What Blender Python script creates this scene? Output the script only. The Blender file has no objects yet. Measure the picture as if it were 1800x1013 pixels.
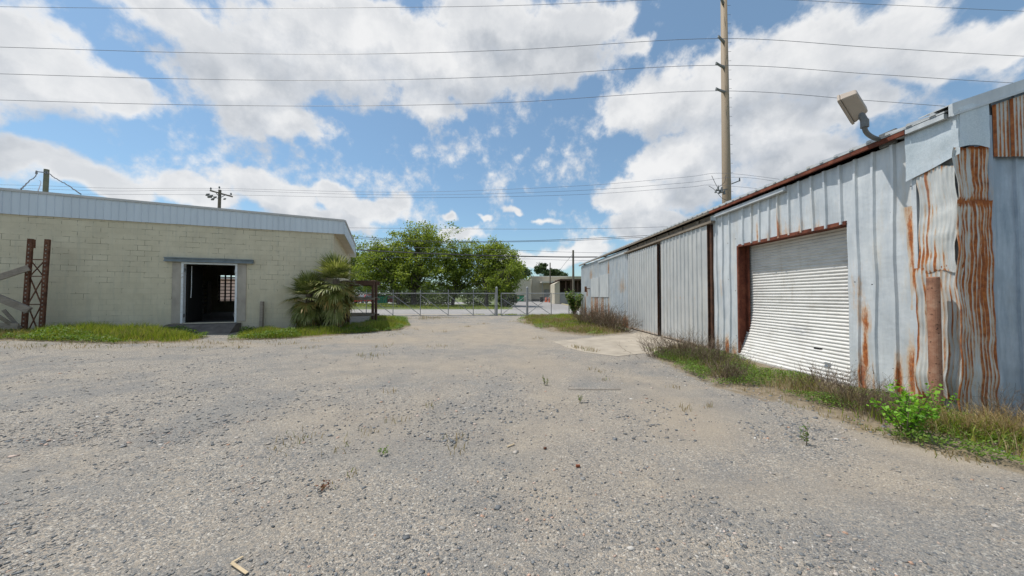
import bpy, math, random
import numpy as np
from mathutils import Vector, Matrix, noise

random.seed(7)
rng = np.random.default_rng(7)
scn = bpy.context.scene
COL = scn.collection
R = math.radians

# ------------------------------------------------------------------ camera geometry
FPX, CAMH = 600.0, 1.5
CAM = Vector((0, 0, CAMH))
PITCH, YAW = math.atan(13.5 / FPX), math.atan(9 / FPX)
FWD = Vector((math.sin(YAW) * math.cos(PITCH), math.cos(YAW) * math.cos(PITCH), math.sin(PITCH)))
RGT = Vector((math.cos(YAW), -math.sin(YAW), 0))
UPV = RGT.cross(FWD)


def ray(x, y):
    return FWD + RGT * ((x - 900) / FPX) + UPV * ((506.5 - y) / FPX)


def sstep(t):
    t = min(1.0, max(0.0, t))
    return t * t * (3 - 2 * t)


def gz(x, y):
    """the yard rises a little towards the left hand building"""
    return 0.24 * sstep((-7.5 - x) / 8.0) * sstep((y - 5.0) / 5.5)


def gnd(x, y):
    d = ray(x, y)
    z = 0.0
    for _ in range(12):
        p = CAM + d * ((z - CAMH) / d.z)
        z = gz(p.x, p.y)
    p.z = z
    return p


def atY(x, y, Y):
    d = ray(x, y)
    return CAM + d * (Y / d.y)


def atX(x, y, X):
    d = ray(x, y)
    return CAM + d * (X / d.x)


def on_plane(x, y, p0, n):
    d = ray(x, y)
    return CAM + d * ((p0 - CAM).dot(n) / d.dot(n))


# ------------------------------------------------------------------ materials
class N:
    """small helper around a node tree"""

    def __init__(s, tree):
        s.t = tree

    def new(s, typ, props=None, **ins):
        n = s.t.nodes.new(typ)
        for k, v in (props or {}).items():
            setattr(n, k, v)
        for k, v in ins.items():
            key = int(k[1:]) if k[0] == 'i' and k[1:].isdigit() else k.replace('_', ' ')
            s.put(n.inputs[key], v)
        return n

    def put(s, sock, v):
        if isinstance(v, bpy.types.NodeSocket):
            s.t.links.new(v, sock)
        elif isinstance(v, (tuple, list)) and len(v) == 3 and sock.type == 'RGBA':
            sock.default_value = (*v, 1)
        else:
            sock.default_value = v

    def math(s, op, a, b=0.0, clamp=False):
        n = s.new('ShaderNodeMath', {'operation': op, 'use_clamp': clamp}, i0=a, i1=b)
        return n.outputs[0]

    def vmath(s, op, a, b=(0, 0, 0)):
        n = s.new('ShaderNodeVectorMath', {'operation': op}, i0=a, i1=b)
        return n.outputs[0]

    def mix(s, f, a, b, blend='MIX'):
        n = s.new('ShaderNodeMix', {'data_type': 'RGBA', 'blend_type': blend, 'clamp_factor': True})
        s.put(n.inputs[0], f); s.put(n.inputs[6], a); s.put(n.inputs[7], b)
        return n.outputs[2]

    def ramp(s, f, stops, interp='LINEAR'):
        n = s.t.nodes.new('ShaderNodeValToRGB')
        cr = n.color_ramp
        cr.interpolation = interp
        while len(cr.elements) < len(stops):
            cr.elements.new(0.5)
        for e, (p, c) in zip(cr.elements, stops):
            e.position = p
            e.color = (*c, 1) if len(c) == 3 else c
        s.put(n.inputs[0], f)
        return n.outputs[0]

    def noise(s, vec, scale, detail=4, rough=0.55, dist=0.0):
        n = s.new('ShaderNodeTexNoise', None, Vector=vec, Scale=scale, Detail=detail, Roughness=rough, Distortion=dist)
        return n.outputs[0]

    def voro(s, vec, scale, feature='F1', rnd=1.0):
        return s.new('ShaderNodeTexVoronoi', {'feature': feature}, Vector=vec, Scale=scale, Randomness=rnd)

    def step(s, f, a, b):
        n = s.new('ShaderNodeMapRange', {'interpolation_type': 'SMOOTHSTEP'}, i0=f, i1=a, i2=b, i3=0.0, i4=1.0)
        return n.outputs[0]

    def scale(s, vec, sc):
        return s.new('ShaderNodeMapping', None, Vector=vec, Scale=sc).outputs[0]

    def obj(s):
        return s.t.nodes.new('ShaderNodeTexCoord').outputs['Object']

    def pos(s):
        return s.t.nodes.new('ShaderNodeNewGeometry').outputs['Position']

    def island(s):
        return s.t.nodes.new('ShaderNodeNewGeometry').outputs['Random Per Island']

    def attr(s, name):
        return s.new('ShaderNodeAttribute', {'attribute_name': name}).outputs['Fac']


def material(name):
    m = bpy.data.materials.new(name)
    m.use_nodes = True
    m.node_tree.nodes.clear()
    n = N(m.node_tree)
    out = n.new('ShaderNodeOutputMaterial')
    p = n.new('ShaderNodeBsdfPrincipled')
    m.node_tree.links.new(p.outputs[0], out.inputs[0])
    return m, n, p, out


def bump(n, p, h, strength=0.3, dist=0.01):
    b = n.new('ShaderNodeBump', None, Strength=strength, Distance=dist, Height=h)
    n.put(p.inputs['Normal'], b.outputs[0])


def plain(name, col, rough=0.8, metal=0.0, sc=3.0, amt=0.25, bs=40.0, bstr=0.15, stretch=(1, 1, 1), spec=0.3, dirt=None):
    m, n, p, _ = material(name)
    v = n.scale(n.obj(), stretch)
    f = n.noise(v, sc, 6, 0.62)
    lo = tuple(c * (1 - amt) for c in col); hi = tuple(min(1, c * (1 + amt)) for c in col)
    c = n.ramp(f, [(0.3, lo), (0.7, hi)])
    if dirt:
        g = n.noise(v, sc * 3.1, 5, 0.7)
        c = n.mix(n.step(g, 0.52, 0.68), c, dirt)
    n.put(p.inputs['Base Color'], c)
    p.inputs['Roughness'].default_value = rough
    p.inputs['Metallic'].default_value = metal
    p.inputs['Specular IOR Level'].default_value = spec
    if bstr:
        bump(n, p, n.noise(v, bs, 4), bstr)
    return m


def mat_gravel(name, sandy=0.0):
    m, n, p, _ = material(name)
    v = n.pos()
    sand = n.attr('sand')
    vb = n.scale(v, (1.0, 1.25, 1.0))
    wob = n.vmath('ADD', vb, n.vmath('SCALE', n.new('ShaderNodeTexNoise', None, Vector=v, Scale=30.0).outputs[1]))
    wob.node.inputs[1].links[0].from_node.inputs['Scale'].default_value = 0.012
    a = n.voro(wob, 85.0)
    b = n.voro(wob, 170.0)
    c = n.voro(wob, 48.0)
    stones = [(0.0, (0.085, 0.092, 0.10)), (0.16, (0.15, 0.16, 0.172)), (0.38, (0.235, 0.23, 0.22)), (0.62, (0.30, 0.272, 0.235)),
              (0.82, (0.37, 0.32, 0.265)), (0.95, (0.50, 0.48, 0.44))]
    sep = lambda col: n.new('ShaderNodeSeparateColor', None, Color=col).outputs
    ra, rb, rc = sep(a.outputs['Color']), sep(b.outputs['Color']), sep(c.outputs['Color'])
    ca = n.ramp(ra[0], stones); cb = n.ramp(rb[0], stones); cc = n.ramp(rc[0], stones)
    col = n.mix(n.step(ra[1], 0.45, 0.5), cb, ca)
    col = n.mix(n.math('MULTIPLY', n.step(rc[1], 0.8, 0.84), n.math('SUBTRACT', 1.0, sand)), col, cc)
    # fine sand and dust between the stones
    dust = n.ramp(n.noise(v, 160.0, 3), [(0.3, (0.27, 0.233, 0.185)), (0.7, (0.42, 0.365, 0.295))])
    patch = n.noise(v, 0.55, 5, 0.65)
    sf = n.math('ADD', n.math('MULTIPLY', sand, 0.8), n.math('MULTIPLY', n.step(patch, 0.42, 0.72), 0.35), True)
    col = n.mix(n.math('MULTIPLY', sf, 0.78), col, dust)
    # darker slate patches
    dk = n.step(n.noise(n.vmath('ADD', v, (13, 7, 0)), 0.6, 6, 0.72), 0.46, 0.60)
    col = n.mix(n.math('MULTIPLY', dk, n.math('SUBTRACT', 0.5, n.math('MULTIPLY', sand, 0.45))), col, (0.17, 0.18, 0.19), 'MIX')
    col = n.mix(1.0, col, n.ramp(n.noise(v, 2.3, 4), [(0.3, (0.88, 0.88, 0.89)), (0.7, (1.08, 1.06, 1.03))]), 'MULTIPLY')
    col = n.mix(1.0, col, (1.01, 0.985, 0.95), 'MULTIPLY')
    soil = n.attr('soil')
    sm = n.step(n.math('ADD', soil, n.math('MULTIPLY', n.math('SUBTRACT', n.noise(v, 4.0, 6, .7), .5), 1.1)), .30, .62)
    sc = n.ramp(n.noise(v, 7.0, 6, .7), [(.3, (0.13, 0.10, 0.06)), (.5, (0.23, 0.18, 0.115)), (.7, (0.33, 0.265, 0.19))])
    col = n.mix(n.math('MULTIPLY', sm, .9), col, sc)
    n.put(p.inputs['Base Color'], col)
    p.inputs['Roughness'].default_value = 0.85
    p.inputs['Specular IOR Level'].default_value = 0.25
    h = n.math('ADD', n.math('MULTIPLY', a.outputs['Distance'], -0.7), n.math('MULTIPLY', b.outputs['Distance'], -0.35))
    h = n.math('ADD', h, n.math('MULTIPLY', ra[2], 0.5))
    bump(n, p, h, 0.75, 0.012)
    return m


def mat_stone(name):
    m, n, p, _ = material(name)
    r = n.island()
    c = n.ramp(r, [(0.0, (0.08, 0.086, 0.09)), (0.16, (0.125, 0.132, 0.138)), (0.42, (0.185, 0.192, 0.198)), (0.62, (0.28, 0.26, 0.235)),
                   (0.8, (0.35, 0.30, 0.25)), (0.93, (0.48, 0.45, 0.41)), (0.97, (0.42, 0.25, 0.17)), (1.0, (0.6, 0.58, 0.55))])
    c = n.mix(1.0, c, n.ramp(n.noise(n.pos(), 220.0, 3), [(0.3, (0.8, 0.8, 0.8)), (0.7, (1.15, 1.15, 1.15))]), 'MULTIPLY')
    n.put(p.inputs['Base Color'], c)
    p.inputs['Roughness'].default_value = 0.75
    p.inputs['Specular IOR Level'].default_value = 0.3
    return m


def mat_leaf(name, cols, trans=0.3, rough=0.55):
    m, n, p, out = material(name)
    r = n.island()
    c = n.ramp(r, [(i / (len(cols) - 1), q) for i, q in enumerate(cols)])
    n.put(p.inputs['Base Color'], c)
    p.inputs['Roughness'].default_value = rough
    p.inputs['Specular IOR Level'].default_value = 0.25
    t = n.new('ShaderNodeBsdfTranslucent')
    n.put(t.inputs[0], n.mix(1.0, c, (1.25, 1.25, 0.7), 'MULTIPLY'))
    mx = n.new('ShaderNodeMixShader')
    mx.inputs[0].default_value = trans
    n.t.links.new(p.outputs[0], mx.inputs[1]); n.t.links.new(t.outputs[0], mx.inputs[2])
    n.t.links.new(mx.outputs[0], out.inputs[0])
    return m


def mat_block():
    m, n, p, _ = material('painted_block')
    o = n.obj()
    s = n.new('ShaderNodeSeparateXYZ', None, Vector=o).outputs
    v = n.new('ShaderNodeCombineXYZ', None, X=s[0], Y=n.math('ADD', s[2], 0.03), Z=0.0).outputs[0]
    wob = n.vmath('ADD', v, n.vmath('SCALE', n.vmath('SUBTRACT', n.new('ShaderNodeTexNoise', None, Vector=v, Scale=5.0).outputs[1], (0.5, 0.5, 0.5))))
    wob.node.inputs[1].links[0].from_node.inputs['Scale'].default_value = 0.02
    def brick(ms):
        b = n.new('ShaderNodeTexBrick', {'offset': 0.5}, Vector=wob, Scale=1.0, Mortar_Size=ms, Mortar_Smooth=0.2, Brick_Width=0.4, Row_Height=0.2,
                  Color1=(0, 0, 0), Color2=(1, 1, 1), Mortar=(0.5, 0.5, 0.5))
        return b
    b1, b2 = brick(0.006), brick(0.0045)
    base = n.ramp(n.noise(o, 1.1, 7, 0.7), [(0.28, (0.52, 0.46, 0.335)), (0.5, (0.605, 0.54, 0.395)), (0.72, (0.68, 0.61, 0.455))])
    base = n.mix(0.025, base, b1.outputs[0])
    streak = n.noise(n.scale(o, (5, 5, 0.5)), 1.3, 6, 0.7)
    base = n.mix(n.math('MULTIPLY', n.step(streak, 0.48, 0.72), 0.5), base, (0.45, 0.43, 0.34))
    low = n.math('SUBTRACT', 1.0, n.step(n.math('ADD', s[2], n.math('MULTIPLY', n.noise(o, 2.5, 5), 0.9)), 0.4, 1.3))
    base = n.mix(n.math('MULTIPLY', low, 0.5), base, (0.45, 0.42, 0.36))
    # thin painted joints everywhere, open cracks in some places
    base = n.mix(n.math('MULTIPLY', b1.outputs['Fac'], n.math('MULTIPLY', n.step(n.noise(o, 0.9, 4), 0.40, 0.58), .62)), base, n.mix(0.42, base, (0.24, 0.22, 0.16)))
    hi = n.step(s[2], 1.0, 2.4)
    crack = n.step(n.math('ADD', n.noise(n.scale(o, (0.8, 1, 2.0)), 1.5, 4, 0.7), n.math('MULTIPLY', hi, 0.08)), 0.575, 0.64)
    base = n.mix(n.math('MULTIPLY', n.math('MULTIPLY', b2.outputs['Fac'], crack), 0.9), base, (0.07, 0.06, 0.045))
    spots = n.step(n.noise(n.vmath('ADD', o, (5, 5, 5)), 9.0, 3), 0.71, 0.76)
    base = n.mix(n.math('MULTIPLY', spots, 0.6), base, (0.2, 0.18, 0.13))
    n.put(p.inputs['Base Color'], base)
    p.inputs['Roughness'].default_value = 0.85
    p.inputs['Specular IOR Level'].default_value = 0.2
    h = n.math('ADD', n.math('MULTIPLY', b1.outputs['Fac'], -1.0), n.math('MULTIPLY', n.noise(o, 60.0, 3), 0.35))
    bump(n, p, h, 0.45, 0.01)
    return m


def mat_galv(name, base=(0.60, 0.645, 0.69), dark=(0.42, 0.47, 0.53), spangle=0.0, paint=None, metal=0.25, rough=0.5, tan=0.5):
    """weathered galvanised sheet; vertex attribute 'rust' places stains"""
    m, n, p, _ = material(name)
    o = n.obj()
    st = n.scale(o, (1, 1, 0.18))
    f1 = n.noise(st, 7.0, 6, 0.65)
    f2 = n.noise(o, 1.4, 6, 0.7)
    col = n.ramp(n.math('ADD', n.math('MULTIPLY', f1, 0.55), n.math('MULTIPLY', f2, 0.45)), [(0.36, dark), (0.62, base)])
    if spangle:
        vc = n.voro(o, 85.0)
        col = n.mix(spangle, col, n.new('ShaderNodeSeparateColor', None, Color=vc.outputs['Color']).outputs[0], 'OVERLAY')
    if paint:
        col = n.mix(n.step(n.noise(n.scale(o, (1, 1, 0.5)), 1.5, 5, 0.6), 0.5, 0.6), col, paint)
    # pale tan oxide
    col = n.mix(n.math('MULTIPLY', n.step(n.noise(n.vmath('ADD', st, (3, 8, 1)), 3.0, 6, 0.7), 0.5, 0.75), tan), col, (0.60, 0.52, 0.40))
    r = n.attr('rust')
    fine = n.noise(n.scale(o, (1, 1, 0.22)), 26.0, 7, 0.75)
    rm = n.math('ADD', r, n.math('MULTIPLY', n.math('SUBTRACT', fine, 0.5), 1.1))
    halo = n.step(rm, 0.08, 0.5)
    col = n.mix(n.math('MULTIPLY', halo, 0.75), col, (0.52, 0.33, 0.17))
    rust = n.ramp(n.noise(o, 14.0, 5, 0.7), [(0.3, (0.15, 0.045, 0.016)), (0.5, (0.33, 0.10, 0.028)), (0.72, (0.52, 0.20, 0.055))])
    rf = n.step(rm, 0.34, 0.66)
    col = n.mix(rf, col, rust)
    n.put(p.inputs['Base Color'], col)
    n.put(p.inputs['Metallic'], n.math('MULTIPLY', n.math('SUBTRACT', 1.0, halo), metal))
    n.put(p.inputs['Roughness'], n.math('ADD', n.math('MULTIPLY', rf, 0.35), n.math('ADD', n.math('MULTIPLY', f2, 0.25), rough - 0.12)))
    p.inputs['Specular IOR Level'].default_value = 0.4
    bump(n, p, n.math('ADD', n.math('ADD', n.noise(o, 3.2, 3), n.math('MULTIPLY', n.noise(o, 9.0, 2), .4)), n.math('MULTIPLY', fine, 0.10)), 0.32, 0.025)
    n.put(p.inputs['Base Color'], n.mix(n.math('MULTIPLY', n.step(n.noise(n.scale(o, (6, 6, .35)), 2.2, 6, .7), .50, .72), .22 if not paint else 0.0), col, tuple(q * .66 for q in base)))
    return m


def mat_shutter():
    m, n, p, _ = material('shutter_paint')
    o = n.obj()
    d = n.noise(n.scale(o, (1, 1, 3.0)), 2.2, 6, 0.7)
    col = n.ramp(d, [(0.3, (0.53, 0.515, 0.485)), (0.5, (0.65, 0.64, 0.615)), (0.7, (0.70, 0.685, 0.66))])
    sc = n.attr('rust')
    fm = n.math('ADD', sc, n.math('MULTIPLY', n.math('SUBTRACT', n.noise(n.scale(o, (1, 1, 2.5)), 7.0, 6, 0.75), 0.5), 1.3))
    col = n.mix(n.math('MULTIPLY', n.step(fm, 0.35, 0.8), 0.8), col, (0.30, 0.31, 0.33))
    col = n.mix(n.math('MULTIPLY', n.step(n.noise(n.scale(o, (1, 5, .4)), 2.0, 6, .7), .54, .74), .4), col, (0.42, 0.36, 0.28))
    n.put(p.inputs['Base Color'], col)
    p.inputs['Roughness'].default_value = 0.45
    return m


def mat_wood(name, col, dark):
    m, n, p, _ = material(name)
    o = n.obj()
    f = n.noise(n.scale(o, (1.5, 1.5, 12)), 5.0, 6, 0.7)
    g = n.noise(o, 3.0, 5, 0.7)
    c = n.ramp(n.math('ADD', n.math('MULTIPLY', f, 0.6), n.math('MULTIPLY', g, 0.4)), [(0.35, dark), (0.62, col)])
    n.put(p.inputs['Base Color'], c)
    p.inputs['Roughness'].default_value = 0.85
    bump(n, p, f, 0.4, 0.006)
    return m


def mat_rusty(name, a=(0.10, 0.045, 0.025), b=(0.27, 0.11, 0.05), c=(0.40, 0.24, 0.16), sc=6.0):
    m, n, p, _ = material(name)
    o = n.obj()
    f = n.noise(o, sc, 7, 0.72)
    col = n.ramp(f, [(0.3, a), (0.5, b), (0.72, c)])
    col = n.mix(n.step(n.noise(o, sc * 6, 3), 0.62, 0.7), col, tuple(q * 0.55 for q in a))
    n.put(p.inputs['Base Color'], col)
    p.inputs['Roughness'].default_value = 0.82
    p.inputs['Specular IOR Level'].default_value = 0.3
    bump(n, p, n.noise(o, sc * 9, 4), 0.45, 0.006)
    return m


GRAVEL = mat_gravel('gravel')
STONE = mat_stone('stones')
BLOCK = mat_block()
GALV = mat_galv('galvanised_wall', base=(0.645, 0.67, 0.685), dark=(0.45, 0.49, 0.525), tan=0.55, metal=.2)
GALV_SHADE = mat_galv('galvanised_gable_shade', base=(0.44, 0.50, 0.57), dark=(0.19, 0.24, 0.30), paint=(0.30, 0.35, 0.41), tan=0.12)  # darker, bluer copy of the wall sheet; the gable's shade is in its colour
GALV_BRIGHT = mat_galv('galvanised_patch', base=(0.60, 0.645, 0.67), dark=(0.46, 0.52, 0.55), spangle=0.10, tan=0.12, metal=0.3, rough=0.42)
GALV_DOOR = mat_galv('sliding_door_sheet', base=(0.545, 0.55, 0.54), dark=(0.42, 0.435, 0.44), tan=0.25)
GALV_TRIM = mat_galv('metal_trim', base=(0.60, 0.62, 0.63), dark=(0.45, 0.48, 0.5), tan=0.1)
CORR = mat_galv('rusted_corrugated', base=(0.60, 0.605, 0.585), dark=(0.44, 0.455, 0.45), tan=0.35, metal=0.2)
SHUTTER = mat_shutter()
RUST = mat_rusty('rust_brown', (0.045, 0.022, 0.015), (0.12, 0.05, 0.028), (0.23, 0.125, 0.08))
DARKGAP = mat_rusty('gap_shade_brown_steel', (0.03, 0.016, 0.012), (0.07, 0.033, 0.02), (0.13, 0.06, 0.035))  # rusty brown with the shade of the door gap put into its colour
RUSTRED = mat_rusty('red_oxide_steel', (0.06, 0.02, 0.013), (0.15, 0.043, 0.024), (0.25, 0.09, 0.05), 4.0)
RUSTPIPE = mat_rusty('rusted_pipe', (0.13, 0.065, 0.045), (0.32, 0.16, 0.10), (0.46, 0.29, 0.20), 5.0)
CONC = plain('pale_concrete', (0.345, 0.30, 0.242), 0.9, sc=1.5, amt=0.22, bs=60, dirt=(0.33, 0.29, 0.24))
CONC_DARK = plain('stained_concrete', (0.125, 0.11, 0.098), 0.9, sc=3, amt=0.4, bs=50, bstr=0.35)
CONC_SILL = plain('grey_concrete_sill', (0.22, 0.20, 0.175), 0.9, sc=3, amt=0.35, bs=50, bstr=0.3)
ASPHALT = plain('worn_asphalt', (0.31, 0.295, 0.285), 0.9, sc=0.6, amt=0.14, bs=80)
DRIVE = plain('pale_driveway', (0.27, 0.255, 0.245), 0.9, sc=0.4, amt=0.14, bs=60)
EARTH = plain('field_earth', (0.115, 0.145, 0.05), 0.95, sc=0.35, amt=0.45, bs=8, bstr=0.4, dirt=(0.16, 0.15, 0.07))
SOIL = plain('weedy_soil', (0.27, 0.215, 0.15), 0.95, sc=3.0, amt=0.35, bs=40, bstr=0.5, dirt=(0.14, 0.13, 0.06))
FASCIA = plain('fascia_paint', (0.60, 0.655, 0.71), 0.5, sc=1.2, amt=0.08, bstr=0, stretch=(1, 1, 0.2), dirt=None)
CAPTRIM = plain('fascia_cap', (0.50, 0.49, 0.475), 0.6, sc=2, amt=0.1, bstr=0)
SOFFIT = plain('soffit_paint', (0.62, 0.56, 0.47), 0.8, sc=2, amt=0.1, bstr=0)
BLUESTEEL = plain('blue_grey_steel', (0.20, 0.235, 0.255), 0.55, sc=3, amt=0.25, bs=30)
WHITEMETAL = plain('white_frame_paint', (0.70, 0.72, 0.73), 0.5, sc=3, amt=0.1, bs=30, dirt=(0.5, 0.48, 0.44))
JAMBCONC = plain('rendered_jamb', (0.40, 0.355, 0.30), 0.9, sc=2.0, amt=0.22, bs=40, stretch=(1, 1, 0.6))
DARKIN = plain('dark_interior', (0.018, 0.017, 0.016), 0.9, sc=1, amt=0.3, bstr=0)  # near-black base puts the gloom of the rooms into the colour
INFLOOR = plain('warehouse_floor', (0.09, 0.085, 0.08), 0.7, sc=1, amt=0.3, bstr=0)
ROOFMETAL = mat_galv('roof_sheet', base=(0.56, 0.57, 0.57), dark=(0.40, 0.42, 0.43), tan=0.5)
WOODGREY = mat_wood('weathered_grey_board', (0.36, 0.31, 0.255), (0.16, 0.13, 0.105))
WOODDARK = mat_wood('dark_timber', (0.155, 0.085, 0.055), (0.05, 0.028, 0.02))
WOODEAVE = mat_wood('eave_timber', (0.27, 0.23, 0.18), (0.10, 0.075, 0.055))
WOODPOLE = mat_wood('pole_timber', (0.20, 0.17, 0.13), (0.09, 0.075, 0.055))
STUBPOLE = mat_wood('greenish_pole_timber', (0.20, 0.20, 0.13), (0.10, 0.10, 0.065))
POLECONC = plain('tan_pole_steel', (0.30, 0.232, 0.165), 0.7, sc=1.2, amt=0.12, bs=20, stretch=(1, 1, 0.1))
WIRE = plain('cable_black', (0.035, 0.035, 0.04), 0.6, bstr=0)
WIREGREY = plain('cable_grey', (0.16, 0.16, 0.19), 0.5, bstr=0)
GATEGREY = plain('gate_galvanised', (0.30, 0.31, 0.315), 0.5, metal=0.3, sc=5, amt=0.2, bstr=0)
CHAIN = plain('chain_wire', (0.28, 0.29, 0.29), 0.5, metal=0.3, bstr=0)
LAMPTAN = plain('floodlight_housing', (0.36, 0.30, 0.245), 0.55, sc=3, amt=0.08, bs=20, bstr=0.05)
LAMPGREY = plain('conduit_grey', (0.16, 0.165, 0.165), 0.55, metal=0.3, sc=8, amt=0.2)
GLASS = plain('dull_glass', (0.10, 0.11, 0.12), 0.15, bstr=0, spec=0.6)
BRICKPINK = plain('pink_brick', (0.62, 0.47, 0.41), 0.9, sc=1.5, amt=0.2, bs=30)
CREAM = plain('cream_sheet', (0.50, 0.445, 0.355), 0.7, sc=0.5, amt=0.08, bstr=0)
CREAM_PALE = plain('pale_cream_trim', (0.64, 0.60, 0.53), 0.7, sc=0.5, amt=0.08, bstr=0)
BROWNROOF = plain('brown_roof', (0.10, 0.06, 0.045), 0.8, sc=1, amt=0.2, bstr=0)
GREYPANEL = plain('grey_panel', (0.27, 0.27, 0.275), 0.7, sc=1, amt=0.15, bstr=0)
GREENBIN = plain('green_paint', (0.02, 0.22, 0.11), 0.5, sc=2, amt=0.2, bstr=0)
ORANGE = plain('orange_plastic', (0.62, 0.10, 0.02), 0.5, sc=2, amt=0.1, bstr=0)
WHITEP = plain('white_paint', (0.72, 0.72, 0.71), 0.5, sc=2, amt=0.08, bstr=0)
BLACKP = plain('black_rubber', (0.02, 0.02, 0.022), 0.6, sc=2, amt=0.1, bstr=0)
CARRED = plain('red_car_paint', (0.45, 0.018, 0.022), 0.25, sc=2, amt=0.06, bstr=0, spec=0.6)
CARMAROON = plain('maroon_car_paint', (0.16, 0.012, 0.018), 0.25, sc=2, amt=0.06, bstr=0, spec=0.6)
CARWHITE = plain('white_car_paint', (0.7, 0.7, 0.7), 0.25, sc=2, amt=0.04, bstr=0, spec=0.6)
BRICKRED = plain('broken_brick', (0.24, 0.075, 0.035), 0.9, sc=8, amt=0.3, bs=60)
TANSTRIP = plain('tan_strip', (0.46, 0.36, 0.23), 0.8, sc=6, amt=0.2, bs=40)
PAPER = plain('pale_litter', (0.72, 0.68, 0.62), 0.8, sc=8, amt=0.15, bs=20, bstr=0.3)
BARK = mat_wood('tree_bark', (0.12, 0.10, 0.08), (0.045, 0.037, 0.03))
TRUNKPALM = mat_wood('palm_trunk_fibre', (0.17, 0.125, 0.085), (0.06, 0.045, 0.03))
LEAF_A = mat_leaf('leaf_bright', [(0.13, 0.18, 0.03), (0.225, 0.285, 0.045), (0.34, 0.39, 0.08)], 0.47)
LEAF_B = mat_leaf('leaf_mid', [(0.11, 0.155, 0.028), (0.185, 0.245, 0.042), (0.28, 0.335, 0.065)], 0.45)
LEAF_SHRUB = mat_leaf('leaf_shrub', [(0.035, 0.06, 0.015), (0.06, 0.10, 0.022), (0.11, 0.14, 0.04)], 0.25)
LEAF_PINE = mat_leaf('leaf_far', [(0.045, 0.075, 0.035), (0.075, 0.115, 0.05), (0.11, 0.155, 0.065)], 0.2)
LEAF_SAP = mat_leaf('leaf_sapling', [(0.10, 0.24, 0.02), (0.17, 0.36, 0.03), (0.25, 0.46, 0.05)], 0.4)
LEAF_VINE = mat_leaf('leaf_vine', [(0.05, 0.11, 0.02), (0.10, 0.18, 0.03), (0.26, 0.24, 0.10)], 0.3)
GRASS = mat_leaf('grass_blades', [(0.10, 0.155, 0.016), (0.19, 0.26, 0.025), (0.30, 0.35, 0.05), (0.40, 0.36, 0.12)], 0.4)
GRASS_DARK = mat_leaf('broad_weeds', [(0.06, 0.125, 0.016), (0.12, 0.205, 0.027), (0.21, 0.29, 0.055)], 0.35)
GRASS_DRY = mat_leaf('dry_grass', [(0.20, 0.16, 0.06), (0.30, 0.225, 0.12), (0.37, 0.28, 0.17), (0.17, 0.22, 0.05)], 0.25)
TWIG = mat_leaf('dry_twigs', [(0.10, 0.072, 0.05), (0.19, 0.14, 0.098), (0.30, 0.235, 0.165)], 0.05)
STRAW = mat_leaf('straw_stems', [(0.30, 0.20, 0.085), (0.42, 0.30, 0.14), (0.36, 0.30, 0.16)], 0.1)
FROND = mat_leaf('frond_green', [(0.11, 0.14, 0.035), (0.21, 0.235, 0.065), (0.36, 0.37, 0.17)], 0.28, 0.32)
FROND_Y = mat_leaf('frond_yellowing', [(0.15, 0.17, 0.04), (0.26, 0.24, 0.07), (0.38, 0.24, 0.08)], 0.22, 0.45)
FROND_D = mat_leaf('frond_dead', [(0.10, 0.07, 0.045), (0.17, 0.115, 0.07), (0.26, 0.18, 0.11)], 0.1, 0.7)


# ------------------------------------------------------------------ mesh helpers
ROOTM = {}


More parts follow.
